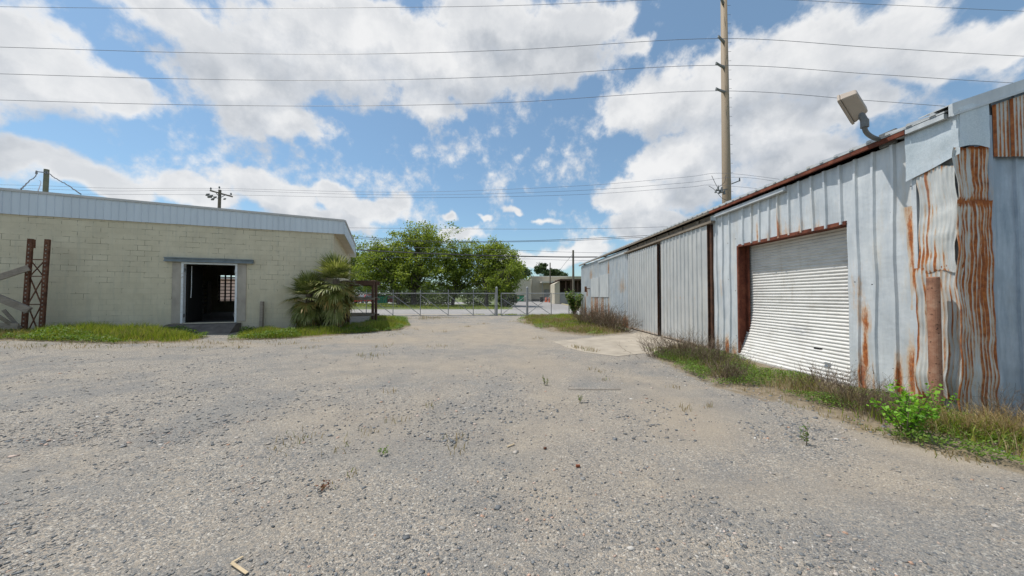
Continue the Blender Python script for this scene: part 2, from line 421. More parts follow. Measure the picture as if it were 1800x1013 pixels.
class MB:
    def __init__(s):
        s.v, s.f, s.rust, s.runs, s.second = [], [], [], [], None

    def add(s, vs, fs):
        b = len(s.v)
        s.runs.append((b, len(s.f)))
        s.v += [tuple(q) for q in vs]
        s.f += [tuple(b + i for i in q) for q in fs]

    def bx(s, x0, x1, y0, y1, z0, z1, M=None):
        vs = [Vector((x, y, z)) for z in (z0, z1) for y in (y0, y1) for x in (x0, x1)]
        if M is not None:
            vs = [M @ q for q in vs]
        s.add(vs, [(0, 2, 3, 1), (4, 5, 7, 6), (0, 1, 5, 4), (2, 6, 7, 3), (0, 4, 6, 2), (1, 3, 7, 5)])
        return s

    def beam(s, a, b, w, h, up=(0, 0, 1)):
        a, b = Vector(a), Vector(b)
        d = (b - a).normalized()
        u = Vector(up)
        if abs(d.dot(u)) > 0.95:
            u = Vector((0, 1, 0))
        r = d.cross(u).normalized()
        u = r.cross(d)
        vs = [p + r * (i * w / 2) + u * (j * h / 2) for p in (a, b) for j in (-1, 1) for i in (-1, 1)]
        s.add(vs, [(0, 2, 3, 1), (4, 5, 7, 6), (0, 1, 5, 4), (2, 6, 7, 3), (0, 4, 6, 2), (1, 3, 7, 5)])
        return s

    def tube(s, pts, rad, n=8, cap=True):
        pts = [Vector(p) for p in pts]
        if not isinstance(rad, (list, tuple)):
            rad = [rad] * len(pts)
        rings = []
        pr = None
        for i, p in enumerate(pts):
            t = (pts[min(i + 1, len(pts) - 1)] - pts[max(i - 1, 0)]).normalized()
            if pr is None:
                pr = t.orthogonal().normalized()
            else:
                pr = (pr - t * pr.dot(t))
                pr = pr.normalized() if pr.length > 1e-6 else t.orthogonal().normalized()
            q = t.cross(pr)
            rings.append([p + (pr * math.cos(2 * math.pi * k / n) + q * math.sin(2 * math.pi * k / n)) * rad[i] for k in range(n)])
        vs = [q for r_ in rings for q in r_]
        fs = [(i * n + k, i * n + (k + 1) % n, (i + 1) * n + (k + 1) % n, (i + 1) * n + k) for i in range(len(pts) - 1) for k in range(n)]
        if cap:
            fs.append(tuple(range(n))[::-1]); fs.append(tuple((len(pts) - 1) * n + k for k in range(n)))
        s.add(vs, fs)
        return s

    def grid(s, fn, us, vs_, rust=None):
        nu, nv = len(us), len(vs_)
        s.add([fn(u, v) for v in vs_ for u in us], [(j * nu + i, j * nu + i + 1, (j + 1) * nu + i + 1, (j + 1) * nu + i) for j in range(nv - 1) for i in range(nu - 1)])
        s.rust += [rust(u, v) if rust else 0.0 for v in vs_ for u in us]
        return s

    def poly(s, pts, z0, z1):
        n = len(pts)
        vs = [(p[0], p[1], z) for z in (z0, z1) for p in pts]
        s.add(vs, [tuple(range(n))[::-1], tuple(range(n, 2 * n))] + [(i, (i + 1) % n, n + (i + 1) % n, n + i) for i in range(n)])
        return s

    def wall(s, fn, us, ws, holes, t):
        """wall slab with openings: fn(u, depth, w) -> point; holes = (u0,u1,w0,w1)"""
        us = sorted(set(us + [h[i] for h in holes for i in (0, 1)])); ws = sorted(set(ws + [h[i] for h in holes for i in (2, 3)]))
        def solid(i, j):
            if i < 0 or j < 0 or i >= len(us) - 1 or j >= len(ws) - 1:
                return False
            a, b = (us[i] + us[i + 1]) / 2, (ws[j] + ws[j + 1]) / 2
            return not any(h[0] < a < h[1] and h[2] < b < h[3] for h in holes)
        for i in range(len(us) - 1):
            for j in range(len(ws) - 1):
                if not solid(i, j):
                    continue
                u0, u1, w0, w1 = us[i], us[i + 1], ws[j], ws[j + 1]
                s.add([fn(u0, 0, w0), fn(u1, 0, w0), fn(u1, 0, w1), fn(u0, 0, w1)], [(0, 1, 2, 3)])
                s.add([fn(u0, t, w0), fn(u1, t, w0), fn(u1, t, w1), fn(u0, t, w1)], [(3, 2, 1, 0)])
                for di, dj, e in ((-1, 0, (u0, w0, u0, w1)), (1, 0, (u1, w0, u1, w1)), (0, -1, (u0, w0, u1, w0)), (0, 1, (u0, w1, u1, w1))):
                    if not solid(i + di, j + dj):
                        s.add([fn(e[0], 0, e[1]), fn(e[2], 0, e[3]), fn(e[2], t, e[3]), fn(e[0], t, e[1])], [(0, 1, 2, 3)])
        return s

    def build_each(s, name, mat, parent, **k):
        """every added piece becomes an object of its own"""
        ends = s.runs[1:] + [(len(s.v), len(s.f))]
        out = []
        for (v0, f0), (v1, f1) in zip(s.runs, ends):
            m = MB()
            m.v = s.v[v0:v1]; m.f = [tuple(i - v0 for i in q) for q in s.f[f0:f1]]
            out.append(m.build(name, mat, parent, **k))
        return out

    def build(s, name, mat, parent=None, smooth=False, local=False, bevel=0.0, fix=False):
        me = bpy.data.meshes.new(name)
        v = [Vector(q) for q in s.v]
        o = bpy.data.objects.new(name, me)
        COL.objects.link(o)
        if parent is not None:
            M = ROOTM[parent.name]
            ROOTM[o.name] = M
            if not local:
                Mi = M.inverted()
                v = [Mi @ q for q in v]
            o.parent = parent
        else:
            zs = min(q.z for q in v)
            c = Vector(((min(q.x for q in v) + max(q.x for q in v)) / 2, (min(q.y for q in v) + max(q.y for q in v)) / 2, zs))
            v = [q - c for q in v]
            o.location = c
            ROOTM[o.name] = Matrix.Translation(c)
        me.from_pydata(v, [], s.f)
        if len(s.rust) == len(v) and any(s.rust):
            a = me.attributes.new('rust', 'FLOAT', 'POINT')
            a.data.foreach_set('value', s.rust)
        me.materials.append(mat)
        if s.second:
            me.materials.append(s.second[0])
            me.polygons.foreach_set('material_index', [1 if i >= s.second[1] else 0 for i in range(len(me.polygons))])
        if fix:
            import bmesh
            bm = bmesh.new(); bm.from_mesh(me)
            bmesh.ops.recalc_face_normals(bm, faces=bm.faces)
            bm.to_mesh(me); bm.free()
        if smooth:
            me.polygons.foreach_set('use_smooth', [True] * len(me.polygons))
        if bevel:
            b = o.modifiers.new('bevel', 'BEVEL'); b.width = bevel; b.segments = 2; b.limit_method = 'ANGLE'
        me.update()
        return o


def tag(o, label=None, cat=None, group=None, kind=None):
    if label: o['label'] = label
    if cat: o['category'] = cat
    if group: o['group'] = group
    if kind: o['kind'] = kind
    return o


def root(name, loc, rz=0.0, label=None, cat=None, group=None):
    o = bpy.data.objects.new(name, None)
    o.empty_display_size = 0.2
    COL.objects.link(o)
    o.location = loc
    o.rotation_euler = (0, 0, rz)
    ROOTM[o.name] = Matrix.Translation(Vector(loc)) @ Matrix.Rotation(rz, 4, 'Z')
    return tag(o, label, cat, group)


def copy_tree(o, parent=None):
    c = o.copy()
    COL.objects.link(c)
    if parent is not None:
        c.parent = parent
    for ch in list(o.children):
        copy_tree(ch, c)
    return c


def np_obj(name, verts, faces, mat, parent=None, smooth=False, loc=None):
    verts = np.asarray(verts, np.float32).reshape(-1, 3)
    faces = np.asarray(faces, np.int32)
    if parent is not None:
        Mi = np.array(ROOTM[parent.name].inverted())
        verts = (verts @ Mi[:3, :3].T + Mi[:3, 3]).astype(np.float32)
    elif loc is not None:
        verts = verts - np.asarray(loc, np.float32)
    me = bpy.data.meshes.new(name)
    me.vertices.add(len(verts)); me.vertices.foreach_set('co', verts.ravel())
    m, k = faces.shape
    me.loops.add(m * k); me.loops.foreach_set('vertex_index', faces.ravel())
    me.polygons.add(m); me.polygons.foreach_set('loop_start', np.arange(m, dtype=np.int32) * k)
    if smooth:
        me.polygons.foreach_set('use_smooth', np.ones(m, bool))
    me.update(calc_edges=True)
    me.materials.append(mat)
    o = bpy.data.objects.new(name, me)
    COL.objects.link(o)
    if parent is not None:
        o.parent = parent
        ROOTM[o.name] = ROOTM[parent.name]
    elif loc is not None:
        o.location = loc
        ROOTM[o.name] = Matrix.Translation(Vector(loc))
    return o


def rand_unit(n):
    v = rng.normal(size=(n, 3))
    return v / np.linalg.norm(v, axis=1, keepdims=True)


def leaf_quads(c, size, upbias=0.3, aspect=0.6):
    n = len(c)
    nr = rand_unit(n); nr[:, 2] = np.abs(nr[:, 2]) + upbias
    nr /= np.linalg.norm(nr, axis=1, keepdims=True)
    t = np.cross(nr, rand_unit(n)); t /= np.linalg.norm(t, axis=1, keepdims=True) + 1e-9
    b = np.cross(nr, t)
    s = np.asarray(size).reshape(-1, 1)
    v = np.stack([c - t * s, c - b * s * aspect + nr * s * .12, c + t * s, c + b * s * aspect + nr * s * .12], 1)
    return v.reshape(-1, 3), np.arange(n * 4).reshape(-1, 4)


def blades(base, h, w, lean=0.45):
    """grass blades, two quads each"""
    n = len(base)
    az = rng.uniform(0, 2 * np.pi, n)
    d = np.stack([np.cos(az), np.sin(az), np.zeros(n)], 1)
    f = rng.uniform(0, 2 * np.pi, n)
    sdir = np.stack([np.cos(f), np.sin(f), np.zeros(n)], 1)
    h = np.asarray(h).reshape(-1, 1); w = np.asarray(w).reshape(-1, 1)
    ln = rng.uniform(0.1, lean, n).reshape(-1, 1)
    up = np.array([[0, 0, 1.0]])
    m = base + up * h * 0.55 + d * h * ln * 0.35
    t = base + up * h * (1 - ln * 0.25) + d * h * ln
    v = np.stack([base - sdir * w, base + sdir * w, m + sdir * w * 0.8, m - sdir * w * 0.8, t + sdir * w * 0.12, t - sdir * w * 0.12], 1).reshape(-1, 3)
    k = (np.arange(n) * 6)[:, None]
    fc = np.stack([k + np.array([[0, 1, 2, 3]]), k + np.array([[3, 2, 4, 5]])], 1).reshape(-1, 4)
    return v, fc


def in_poly(p, poly):
    x, y = p[:, 0], p[:, 1]
    r = np.zeros(len(p), bool)
    j = len(poly) - 1
    for i in range(len(poly)):
        xi, yi = poly[i][0], poly[i][1]; xj, yj = poly[j][0], poly[j][1]
        r ^= ((yi > y) != (yj > y)) & (x < (xj - xi) * (y - yi) / (yj - yi + 1e-12) + xi)
        j = i
    return r


def poly_pts(poly, dens, power=0.0):
    a = np.array([(p[0], p[1]) for p in poly])
    lo, hi = a.min(0), a.max(0)
    n = int(dens * np.prod(hi - lo))
    p = rng.uniform(lo, hi, (n, 2))
    return p[in_poly(p, a)]


def vnoise(p, s, seed=0.0):
    return np.array([noise.noise(Vector((q[0] * s + seed, q[1] * s - seed, seed * 1.7))) for q in p])


def join_np(parts):
    vs, fs, b = [], [], 0
    for v, f in parts:
        vs.append(np.asarray(v).reshape(-1, 3)); fs.append(np.asarray(f) + b); b += len(vs[-1])
    return np.concatenate(vs), np.concatenate(fs)


# ------------------------------------------------------------------ ground and roads
def sheet(name, pts, z, mat, kind='structure', sub=None):
    m = MB()
    m.add([(p[0], p[1], z) for p in pts], [tuple(range(len(pts)))])
    o = m.build(name, mat)
    if o.data.polygons[0].normal.z < 0:
        o.data.flip_normals()
    tag(o, kind=kind)
    return o


sheet('ground', [(-2500, -1500), (2500, -1500), (2500, 4000), (-2500, 4000)], -0.03, EARTH)

# gravel yard: a grid that carries a 'sand' mask
xs = np.concatenate([np.linspace(-45, -14, 40)[:-1], np.linspace(-14, 8, 110), np.linspace(8, 30, 20)[1:]])
ys = np.concatenate([np.linspace(-25, -2, 20)[:-1], np.linspace(-2, 26.2, 140)])
SAND = [  # px centre, radii (m), strength
    ((880, 590), (5.5, 3.2), 1.0), ((760, 575), (5.0, 2.2), 0.9), ((1180, 700), (0.9, 1.6), 0.9), ((1480, 740), (0.55, 0.9), 1.1),
    ((1250, 770), (0.5, 0.5), 0.5), ((1640, 800), (0.6, 0.5), 0.9), ((1480, 850), (0.9, 0.5), 0.75), ((700, 640), (3.0, 1.6), 0.55),
    ((980, 640), (2.0, 1.6), 0.6), ((1300, 870), (0.7, 0.4), 0.5), ((430, 606), (2.2, 0.7), 0.9), ((150, 610), (3.0, 0.6), 0.5),
    ((640, 600), (3.0, 1.0), 0.8), ((600, 740), (1.6, 0.7), 0.4), ((1120, 850), (0.9, .5), .35), ((840, 760), (1.6, .8), .35), ((1000, 720), (1.2, 1.0), .3)]
SAND = [(gnd(*p), r, k) for p, r, k in SAND]


def sand_at(x, y):
    w = noise.noise(Vector((x * .7, y * .7, 3))) * .35 + noise.noise(Vector((x * 2.2, y * 2.2, 9))) * .2
    xc = -.9 + .06 * (y - 3) + .5 * math.sin(y * .22)
    s = 0.06 + .30 * math.exp(-((x - xc + .85 + .5 * w) / .38) ** 2) + .30 * math.exp(-((x - xc - .85 + .5 * w) / .38) ** 2) + .16 * math.exp(-((x - 2.6 + .3 * y - .8 * w) / .5) ** 2)
    for c, r, k in SAND:
        d = math.hypot((x - c.x) / r[0], (y - c.y) / r[1])
        s += k * max(0, 1.15 - d + w) if d < 1.6 else 0
    return min(1.0, max(0.0, s))


gm = MB()
gm.v = [(x, y, gz(x, y)) for y in ys for x in xs]
nx = len(xs)
gm.f = [(j * nx + i, j * nx + i + 1, (j + 1) * nx + i + 1, (j + 1) * nx + i) for j in range(len(ys) - 1) for i in range(nx - 1)]
sandv = [sand_at(x, y) for y in ys for x in xs]
go = gm.build('gravel_yard', GRAVEL, smooth=True)
at = go.data.attributes.new('sand', 'FLOAT', 'POINT'); at.data.foreach_set('value', sandv)
tag(go, kind='structure')

# loose stones lying on the yard: far too many to count
ico_v = np.array([(x, y, z) for z in (-1, 1) for y in (-1, 1) for x in (-1, 1)], float) * .72
ico_f = np.array([(0, 2, 3, 1), (4, 5, 7, 6), (0, 1, 5, 4), (2, 6, 7, 3), (0, 4, 6, 2), (1, 3, 7, 5)])


def stones(n, ymin, ymax, smin, smax, xspread=1.75, keep=None, flat=0.45):
    u = rng.uniform(0, 1, n)
    Y = 1 / (1 / ymin + u * (1 / ymax - 1 / ymin))
    X = rng.uniform(-xspread, xspread, n) * (Y + 0.3)
    ok = (X < 5.4) & (X > -20)
    X, Y = X[ok], Y[ok]
    s = np.array([sand_at(a, b) for a, b in zip(X, Y)])
    cl = vnoise(np.stack([X, Y], 1), 1.1, 5.0) * 0.9 + vnoise(np.stack([X, Y], 1), 3.3, 2.0) * .5
    ok = rng.uniform(0, 1, len(X)) < np.clip(0.55 + cl - 0.6 * s, 0.04, 1)
    X, Y = X[ok], Y[ok]
    n = len(X)
    sz = smin * (smax / smin) ** (rng.uniform(0, 1, n) ** 2.6)
    sc = np.stack([sz * rng.uniform(.8, 1.5, n), sz * rng.uniform(.6, 1.0, n), sz * rng.uniform(flat * .6, flat * 1.4, n)], 1)
    v = ico_v[None] * (1 + rng.uniform(-.5, .35, (n, 8, 3))) * sc[:, None, :]
    az = rng.uniform(0, 2 * np.pi, n); tl = rng.normal(0, .22, n)
    ca, sa, ct, st = np.cos(az)[:, None], np.sin(az)[:, None], np.cos(tl)[:, None], np.sin(tl)[:, None]
    x, y, z = v[..., 0], v[..., 1], v[..., 2]
    y, z = y * ct - z * st, y * st + z * ct
    x, y = x * ca - y * sa, x * sa + y * ca
    g = np.array([gz(a, b) for a, b in zip(X, Y)])
    v = np.stack([x + X[:, None], y + Y[:, None], z + (g + sz * .12)[:, None]], -1)
    f = ico_f[None] + (np.arange(n) * 8)[:, None, None]
    return v.reshape(-1, 3), f.reshape(-1, 4)


sv, sf = join_np([stones(95000, 1.15, 5.0, .0028, .0135), stones(30000, 3.5, 16.0, .006, .024), stones(900, 1.3, 9.0, .012, .030, flat=.35)])
tag(np_obj('loose_gravel', sv, sf, STONE, loc=(0, 5, 0)), kind='stuff')

# concrete apron in front of the sliding doors
pad = [gnd(*q) for q in ((972, 601), (1060, 592), (1112, 588), (1300, 628), (1180, 628), (1130, 622), (1085, 627), (1030, 620), (995, 611))]
pad[3] = Vector((5.9, 10.2, 0)); pad.insert(3, Vector((5.9, 15.0, 0)))
tag(MB().poly([(q.x, q.y) for q in pad][::-1], -.05, .008).build('concrete_apron', CONC, fix=True), kind='structure')

road_y0, road_y1 = 27.6, 39.0
sheet('road', [(-150, road_y0), (150, road_y0 - 1), (150, road_y1 - 2), (-150, road_y1)], -0.018, ASPHALT)
dv = [(0.6, 38.2), (8.6, 37.6), (11.5, 95.0), (0.5, 95.0), (1.4, 60.0), (0.9, 50)]
sheet('driveway', dv, -0.012, DRIVE)
mk = MB(); mk.beam((8.75, 37.8, .03), (11.6, 94, .03), .18, .14)
tag(mk.build('kerb', plain('yellowed_kerb', (0.50, 0.42, 0.24), .9)), kind='structure')
sheet('parking_lot', [(-70, 56.5), (-11, 56.5), (-8, 64), (-2, 80), (-70, 80)], -0.014, ASPHALT)
sheet('apron_entry', [(-9.5, 26.2), (-0.9, 26.2), (-2.5, 27.8), (-8.5, 27.8)], -0.01, CONC)

# ------------------------------------------------------------------ left warehouse
AL = math.atan2(9.0, 23.5)
W0 = atY(370, 586, 13.6); W0.z = 0
WN = Vector((math.sin(AL), -math.cos(AL), 0))
WD = Vector((math.cos(AL), math.sin(AL), 0))


def wloc(x, y, off=0.0):
    """pixel -> (s, z) on the facade plane shifted outwards by off"""
    p = on_plane(x, y, W0 + WN * off, WN)
    return (p - W0).dot(WD), p.z


wh = root('warehouse', W0, AL, 'cream painted block warehouse with white metal fascia and open doorway', 'warehouse')
s_dl, z_dt = wloc(321, 462)
s_dr, _ = wloc(417, 464)
_, z_db = wloc(370, 567)
s_end, z_fb = wloc(600, 412)
s_fend, z_ftr = wloc(605, 387)
_, z_ftl = wloc(0, 331)
s_l0, z_fbl = wloc(0, 376)
print('warehouse', s_dl, s_dr, z_dt, z_db, s_end, z_fb, z_fbl, z_ftr, z_ftl, s_l0)
S_L = s_l0 - 9.0
ztop = lambda s: z_ftr + (z_ftl - z_ftr) * (s_fend - s) / (s_fend - s_l0)
DEP = 11.0
S_R = s_end - 0.30
HW = z_fb + .12
# windows of light seen through the doorway: opening in the back wall
def wback(x, y):
    p = on_plane(x, y, W0 - WN * (DEP - 0.2), WN)
    return (p - W0).dot(WD), p.z
b0, bz1 = wback(384, 484); b1, bz0 = wback(424, 529)
b1 = b0 + (b1 - b0)
MB().wall(lambda u, d, w: (u, d, w), [S_L, S_R], [-0.05, HW], [(s_dl, s_dr, z_db, z_dt)], 0.2).build('front_wall', BLOCK, wh, local=True)
MB().wall(lambda u, d, w: (u, DEP - 0.2 + d, w), [S_L, S_R], [-0.05, HW], [(b0, b1, bz0, bz1)], 0.2).build('back_wall', BLOCK, wh, local=True)
m = MB(); m.bx(S_L, S_L + .2, .202, DEP - .202, -.05, HW); m.bx(S_R - .2, S_R, .202, DEP - .202, -.05, HW)
m.build_each('end_wall', BLOCK, wh, local=True)
MB().bx(S_L + .2, S_R - .2, .2, DEP - .2, z_db - .2, z_db - .01).build('interior_floor', INFLOOR, wh, local=True)
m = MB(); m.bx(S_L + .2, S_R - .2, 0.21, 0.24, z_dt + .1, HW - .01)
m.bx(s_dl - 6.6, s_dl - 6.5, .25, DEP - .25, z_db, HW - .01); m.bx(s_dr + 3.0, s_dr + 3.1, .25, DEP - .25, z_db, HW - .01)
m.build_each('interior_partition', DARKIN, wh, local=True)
# flat roof
m = MB()
m.add([(S_L, .06, ztop(S_L) - .12), (s_fend - .03, .06, z_ftr - .12), (s_fend - .03, DEP, z_ftr - .12), (S_L, DEP, ztop(S_L) - .12),
       (S_L, .06, HW), (s_fend - .03, .06, HW), (s_fend - .03, DEP, HW), (S_L, DEP, HW)],
      [(0, 1, 2, 3), (7, 6, 5, 4), (0, 4, 5, 1), (1, 5, 6, 2), (2, 6, 7, 3), (3, 7, 4, 0)])
m.build('roof', ROOFMETAL, wh, local=True)
# fascia of narrow standing seam sheet
zb = lambda s: z_fb + (z_fbl - z_fb) * (s_fend - s) / (s_fend - s_l0)
us = []
u = s_fend
while u > S_L:
    us += [u, u - .012, u - .014, u - .19, u - .192]
    u -= .205
us = sorted(us)
def fprof(u):
    k = ((s_fend - u) % .205)
    return 0.022 if k < .0125 else 0.0
m = MB()
m.grid(lambda u, w: (u, -0.055 - fprof(u) + .004 * noise.noise(Vector((u * .9, w, 0))), zb(u) + (ztop(u) - .075 - zb(u)) * w + (.01 * noise.noise(Vector((u * 1.7, 5, 0))) if w == 0 else 0)), us, [0, .33, .66, 1])
m.build('fascia', FASCIA, wh, local=True)
m = MB()
m.add([(S_L, -.10, ztop(S_L) - .085), (s_fend + .01, -.10, z_ftr - .075), (s_fend + .01, -.10, z_ftr), (S_L, -.10, ztop(S_L)),
       (S_L, .05, ztop(S_L) - .085), (s_fend + .01, .05, z_ftr - .075), (s_fend + .01, .05, z_ftr), (S_L, .05, ztop(S_L))],
      [(0, 1, 2, 3), (4, 7, 6, 5), (0, 4, 5, 1), (3, 2, 6, 7), (1, 5, 6, 2), (0, 3, 7, 4)])
m.build('fascia_cap', CAPTRIM, wh, local=True)
m = MB().bx(S_L, s_fend - .02, -.045, -.003, z_fb + .002, z_fb + .03)
m.build('drip_edge', CAPTRIM, wh, local=True)
# fascia and soffit along the right hand end
def wside(x, y, z):
    d = ray(x, y); p = CAM + d * ((z - CAMH) / d.z)
    return (p - W0).dot(WD), (p - W0).dot(-WN)
e_s, e_y = wside(623.5, 447, z_fb)
print('side end', e_s, e_y, s_fend)
# the side board runs from the front corner back to (e_s, e_y)
m = MB()
nseg = 24
def sp(t, out):
    dx, dy = e_s - s_fend, e_y + .05
    L = math.hypot(dx, dy)
    return (s_fend + dx * t + dy / L * out, -.05 + dy * t - dx / L * out)
for k in range(nseg):
    t0, t1 = k / nseg, (k + 1) / nseg - .004
    a, b = sp(t0, 0), sp(t1, 0); a2, b2 = sp(t0, .03), sp(t1, .03)
    m.add([(a[0], a[1], z_fb), (b[0], b[1], z_fb), (b[0], b[1], z_ftr - .08), (a[0], a[1], z_ftr - .08),
           (a2[0], a2[1], z_fb), (b2[0], b2[1], z_fb), (b2[0], b2[1], z_ftr - .08), (a2[0], a2[1], z_ftr - .08)],
          [(0, 3, 2, 1), (4, 5, 6, 7), (0, 1, 5, 4), (3, 7, 6, 2), (0, 4, 7, 3), (1, 2, 6, 5)])
m.build('side_fascia', FASCIA, wh, local=True)
a, b = sp(0.006, -.04), sp(1, -.04); a2, b2 = sp(0.006, .07), sp(1, .07)
m = MB(); m.add([(a[0], a[1], z_ftr - .075), (b[0], b[1], z_ftr - .075), (b[0], b[1], z_ftr - .002), (a[0], a[1], z_ftr - .002), (a2[0], a2[1], z_ftr - .075), (b2[0], b2[1], z_ftr - .075), (b2[0], b2[1], z_ftr - .002), (a2[0], a2[1], z_ftr - .002)],
                [(0, 3, 2, 1), (4, 5, 6, 7), (0, 1, 5, 4), (3, 7, 6, 2), (0, 4, 7, 3), (1, 2, 6, 5)])
m.build('side_cap', CAPTRIM, wh, local=True)
a, b = sp(0.01, -.006), sp(1, -.006)
m = MB(); m.add([(S_R + .003, .0, z_fb + .03), (a[0], a[1], z_fb + .03), (b[0], b[1], z_fb + .03), (S_R + .003, e_y, z_fb + .03),
                 (S_R + .003, .0, z_fb + .06), (a[0], a[1], z_fb + .06), (b[0], b[1], z_fb + .06), (S_R + .003, e_y, z_fb + .06)],
                [(0, 3, 2, 1), (4, 5, 6, 7), (0, 1, 5, 4), (1, 2, 6, 5), (2, 3, 7, 6), (3, 0, 4, 7)])
m.build('soffit', SOFFIT, wh, local=True)
# doorway: white frame, rendered jambs, steel beam, step
fr = MB(); fr.bx(s_dl - .02, s_dl + .05, -.05, .17, z_db - .02, z_dt + .02); fr.bx(s_dr - .05, s_dr + .02, -.05, .17, z_db - .02, z_dt + .02)
fr.bx(s_dl + .05, s_dr - .05, -.05, .17, z_dt - .045, z_dt + .02)
df = fr.build('door_frame', WHITEMETAL, wh, local=True, bevel=.006)
m = MB(); m.bx(s_dr - .09, s_dr - .051, -.02, .06, z_db + .22, z_db + .36); m.bx(s_dr - .09, s_dr - .051, -.02, .06, z_dt - .36, z_dt - .22)
m.bx(s_dl + .051, s_dl + .08, -.02, .04, z_db + .22, z_db + .36); m.bx(s_dl + .051, s_dl + .08, -.02, .04, z_dt - .36, z_dt - .22)
m.build_each('hinge', LAMPGREY, df, local=True)
# an open door leaf swung inside on the left
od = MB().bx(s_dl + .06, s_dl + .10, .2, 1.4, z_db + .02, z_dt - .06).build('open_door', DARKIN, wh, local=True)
MB().tube([(s_dl + .16, .3, z_dt - .1), (s_dl + .165, .3, z_dt - 1.0), (s_dl + .15, .3, z_dt - 1.35)], .012, 6).build('pull_rod', WHITEMETAL, od, local=True)
s1, _ = wloc(303, 500); s2, _ = wloc(433, 500)
MB().bx(s1, s_dl - .021, -.03, .0, z_db - .0, z_dt - .0).build('jamb_panel', JAMBCONC, wh, local=True)
MB().bx(s_dr + .021, s2, -.03, .0, z_db + .02, z_dt - .0).build('jamb_panel', JAMBCONC, wh, local=True)
s1, zz1 = wloc(291, 451); s2, zz2 = wloc(446, 463)
bm_ = MB()
zl0 = z_dt + .03
for (w0, w1, t) in ((zl0, zl0 + .03, .15), (zl0 + .13, zl0 + .16, .15), (zl0 + .03, zl0 + .13, .09)):
    bm_.bx(s1, s2, -t, -.002, w0, w1)
bm_.build('lintel_beam', BLUESTEEL, wh, local=True)
s1, _ = wloc(297, 575); s2, _ = wloc(425, 575)
m = MB()
m.add([(s1, -.06, -.02), (s2, -.06, -.02), (s2, -.06, z_db - .03), (s1, -.06, z_db - .03), (s1 + .1, -1.15, -.02), (s2 - .1, -1.15, -.02), (s2 - .05, -.45, z_db - .05), (s1 + .05, -.45, z_db - .05)],
      [(0, 3, 2, 1), (3, 7, 6, 2), (7, 4, 5, 6), (0, 4, 7, 3), (1, 2, 6, 5), (0, 1, 5, 4)])
m.build('ramp', CONC_DARK, wh, local=True, fix=True)
# roll-up grille in the back opening
m = MB()
nb = int((b1 - b0) / .30)
for k in range(nb + 1):
    u = b0 + .05 + k * .30
    m.bx(u - .04, u + .04, DEP - .16, DEP - .12, bz0, bz1)
z = bz0 + .03
while z < bz1:
    m.bx(b0, b1, DEP - .19, DEP - .165, z, z + .05)
    z += .215
m.build('grille', BLACKP, wh, local=True)
# storage frame standing in the gloom inside
m = MB()
c0, cz1 = wback(356, 490); c1, _ = wback(369, 490)
for k in range(7):
    m.bx(c0 * .8, c1 * .8, DEP * .75, DEP * .75 + .5, z_db + .35 + k * .22, z_db + .47 + k * .22)
for u in (c0 * .8 - .05, c1 * .8 + .0):
    m.bx(u, u + .05, DEP * .75, DEP * .75 + .5, z_db, z_db + 1.9)
o = m.build('storage_rack', JAMBCONC, None)
o.matrix_world = ROOTM[wh.name] @ Matrix.Translation(o.location)
tag(o, 'slatted storage rack standing in the dark inside the warehouse doorway', 'rack')

# pink brick building beyond the back opening
bp = W0 - WN * (DEP + 8) + WD * 3
pb = root('brick_building', bp, AL, 'pink brick building glimpsed through the grille inside the dark doorway', 'building')
MB().bx(-16, -1, 0, 6, -.03, 2.9).build('brick_wall', BRICKPINK, pb, local=True)
MB().bx(-16.2, -.8, -.3, 6.3, 2.903, 3.05).build('flat_roof', CAPTRIM, pb, local=True)

# timber stub post by the wall
p = gnd(462, 571); s_, _ = wloc(462, 560)
c = W0 + WD * s_ + WN * .18
zt = wloc(462, 530, .18)[1]
m = MB(); m.beam((c.x, c.y, -.1), (c.x + .02, c.y, zt), .12, .10)
tag(m.build('stub_post', WOODGREY, bevel=.008), 'short square wooden post standing against the cream block wall', 'post')

# ------------------------------------------------------------------ rusty pallet-rack upright and boards on the left
def rack(loc):
    r_ = root('rack_upright', loc, 0, 'tall rusty steel rack frame with crossed lattice braces', 'rack frame')
    return r_
def dirpix(x, y, off):
    return on_plane(x, y, W0 + WN * off, WN)
OFF = 0.75
A0, A1 = dirpix(42, 575, OFF), dirpix(54, 420, OFF); B0, B1 = dirpix(73, 569, OFF), dirpix(84, 421, OFF)
A0.z = gz(A0.x, A0.y) - .1; B0.z = gz(B0.x, B0.y) - .1
ru = root('rack_upright', ((A0.x + B0.x) / 2, (A0.y + B0.y) / 2, 0), AL, 'tall rusty steel rack frame with crossed lattice braces before the block wall', 'rack frame')
for p0, p1 in ((A0, A1), (B0, B1)):
    m = MB(); m.beam(p0, p1, .11, .08, up=WN)
    m.second = (WOODGREY, len(m.f))
    L = (p1 - p0).length
    k = .15
    while k < L - .1:
        q = p0 + (p1 - p0) * (k / L) + WN * .042
        m.bx(q.x - .018, q.x + .018, q.y - .006, q.y + .006, q.z - .022, q.z + .022)
        k += .13
    m.build('upright_post', RUST, ru)
lev = [.1, .62, 1.22, 1.78]
lv = [.11, .45, .73, .925]
A = lambda t: A0 + (A1 - A0) * t + WD * .05
B = lambda t: B0 + (B1 - B0) * t - WD * .05
tl = [.02, .335, .62, .79]
m = MB()
for t in tl[1:]:
    m.beam(A(t), B(t), .035, .03)
for i in range(3):
    m.beam(A(tl[i]) + WN * .012, B(tl[i + 1] - .02) + WN * .012, .03, .02); m.beam(B(tl[i]) - WN * .012, A(tl[i + 1] - .02) - WN * .012, .03, .02)
m.build('lattice_brace', RUST, ru)
MB().bx(A1.x + .03, A1.x + .10, A1.y - .05, A1.y + .05, A1.z - .30, A1.z - .02).build('beam_bracket', RUST, ru)

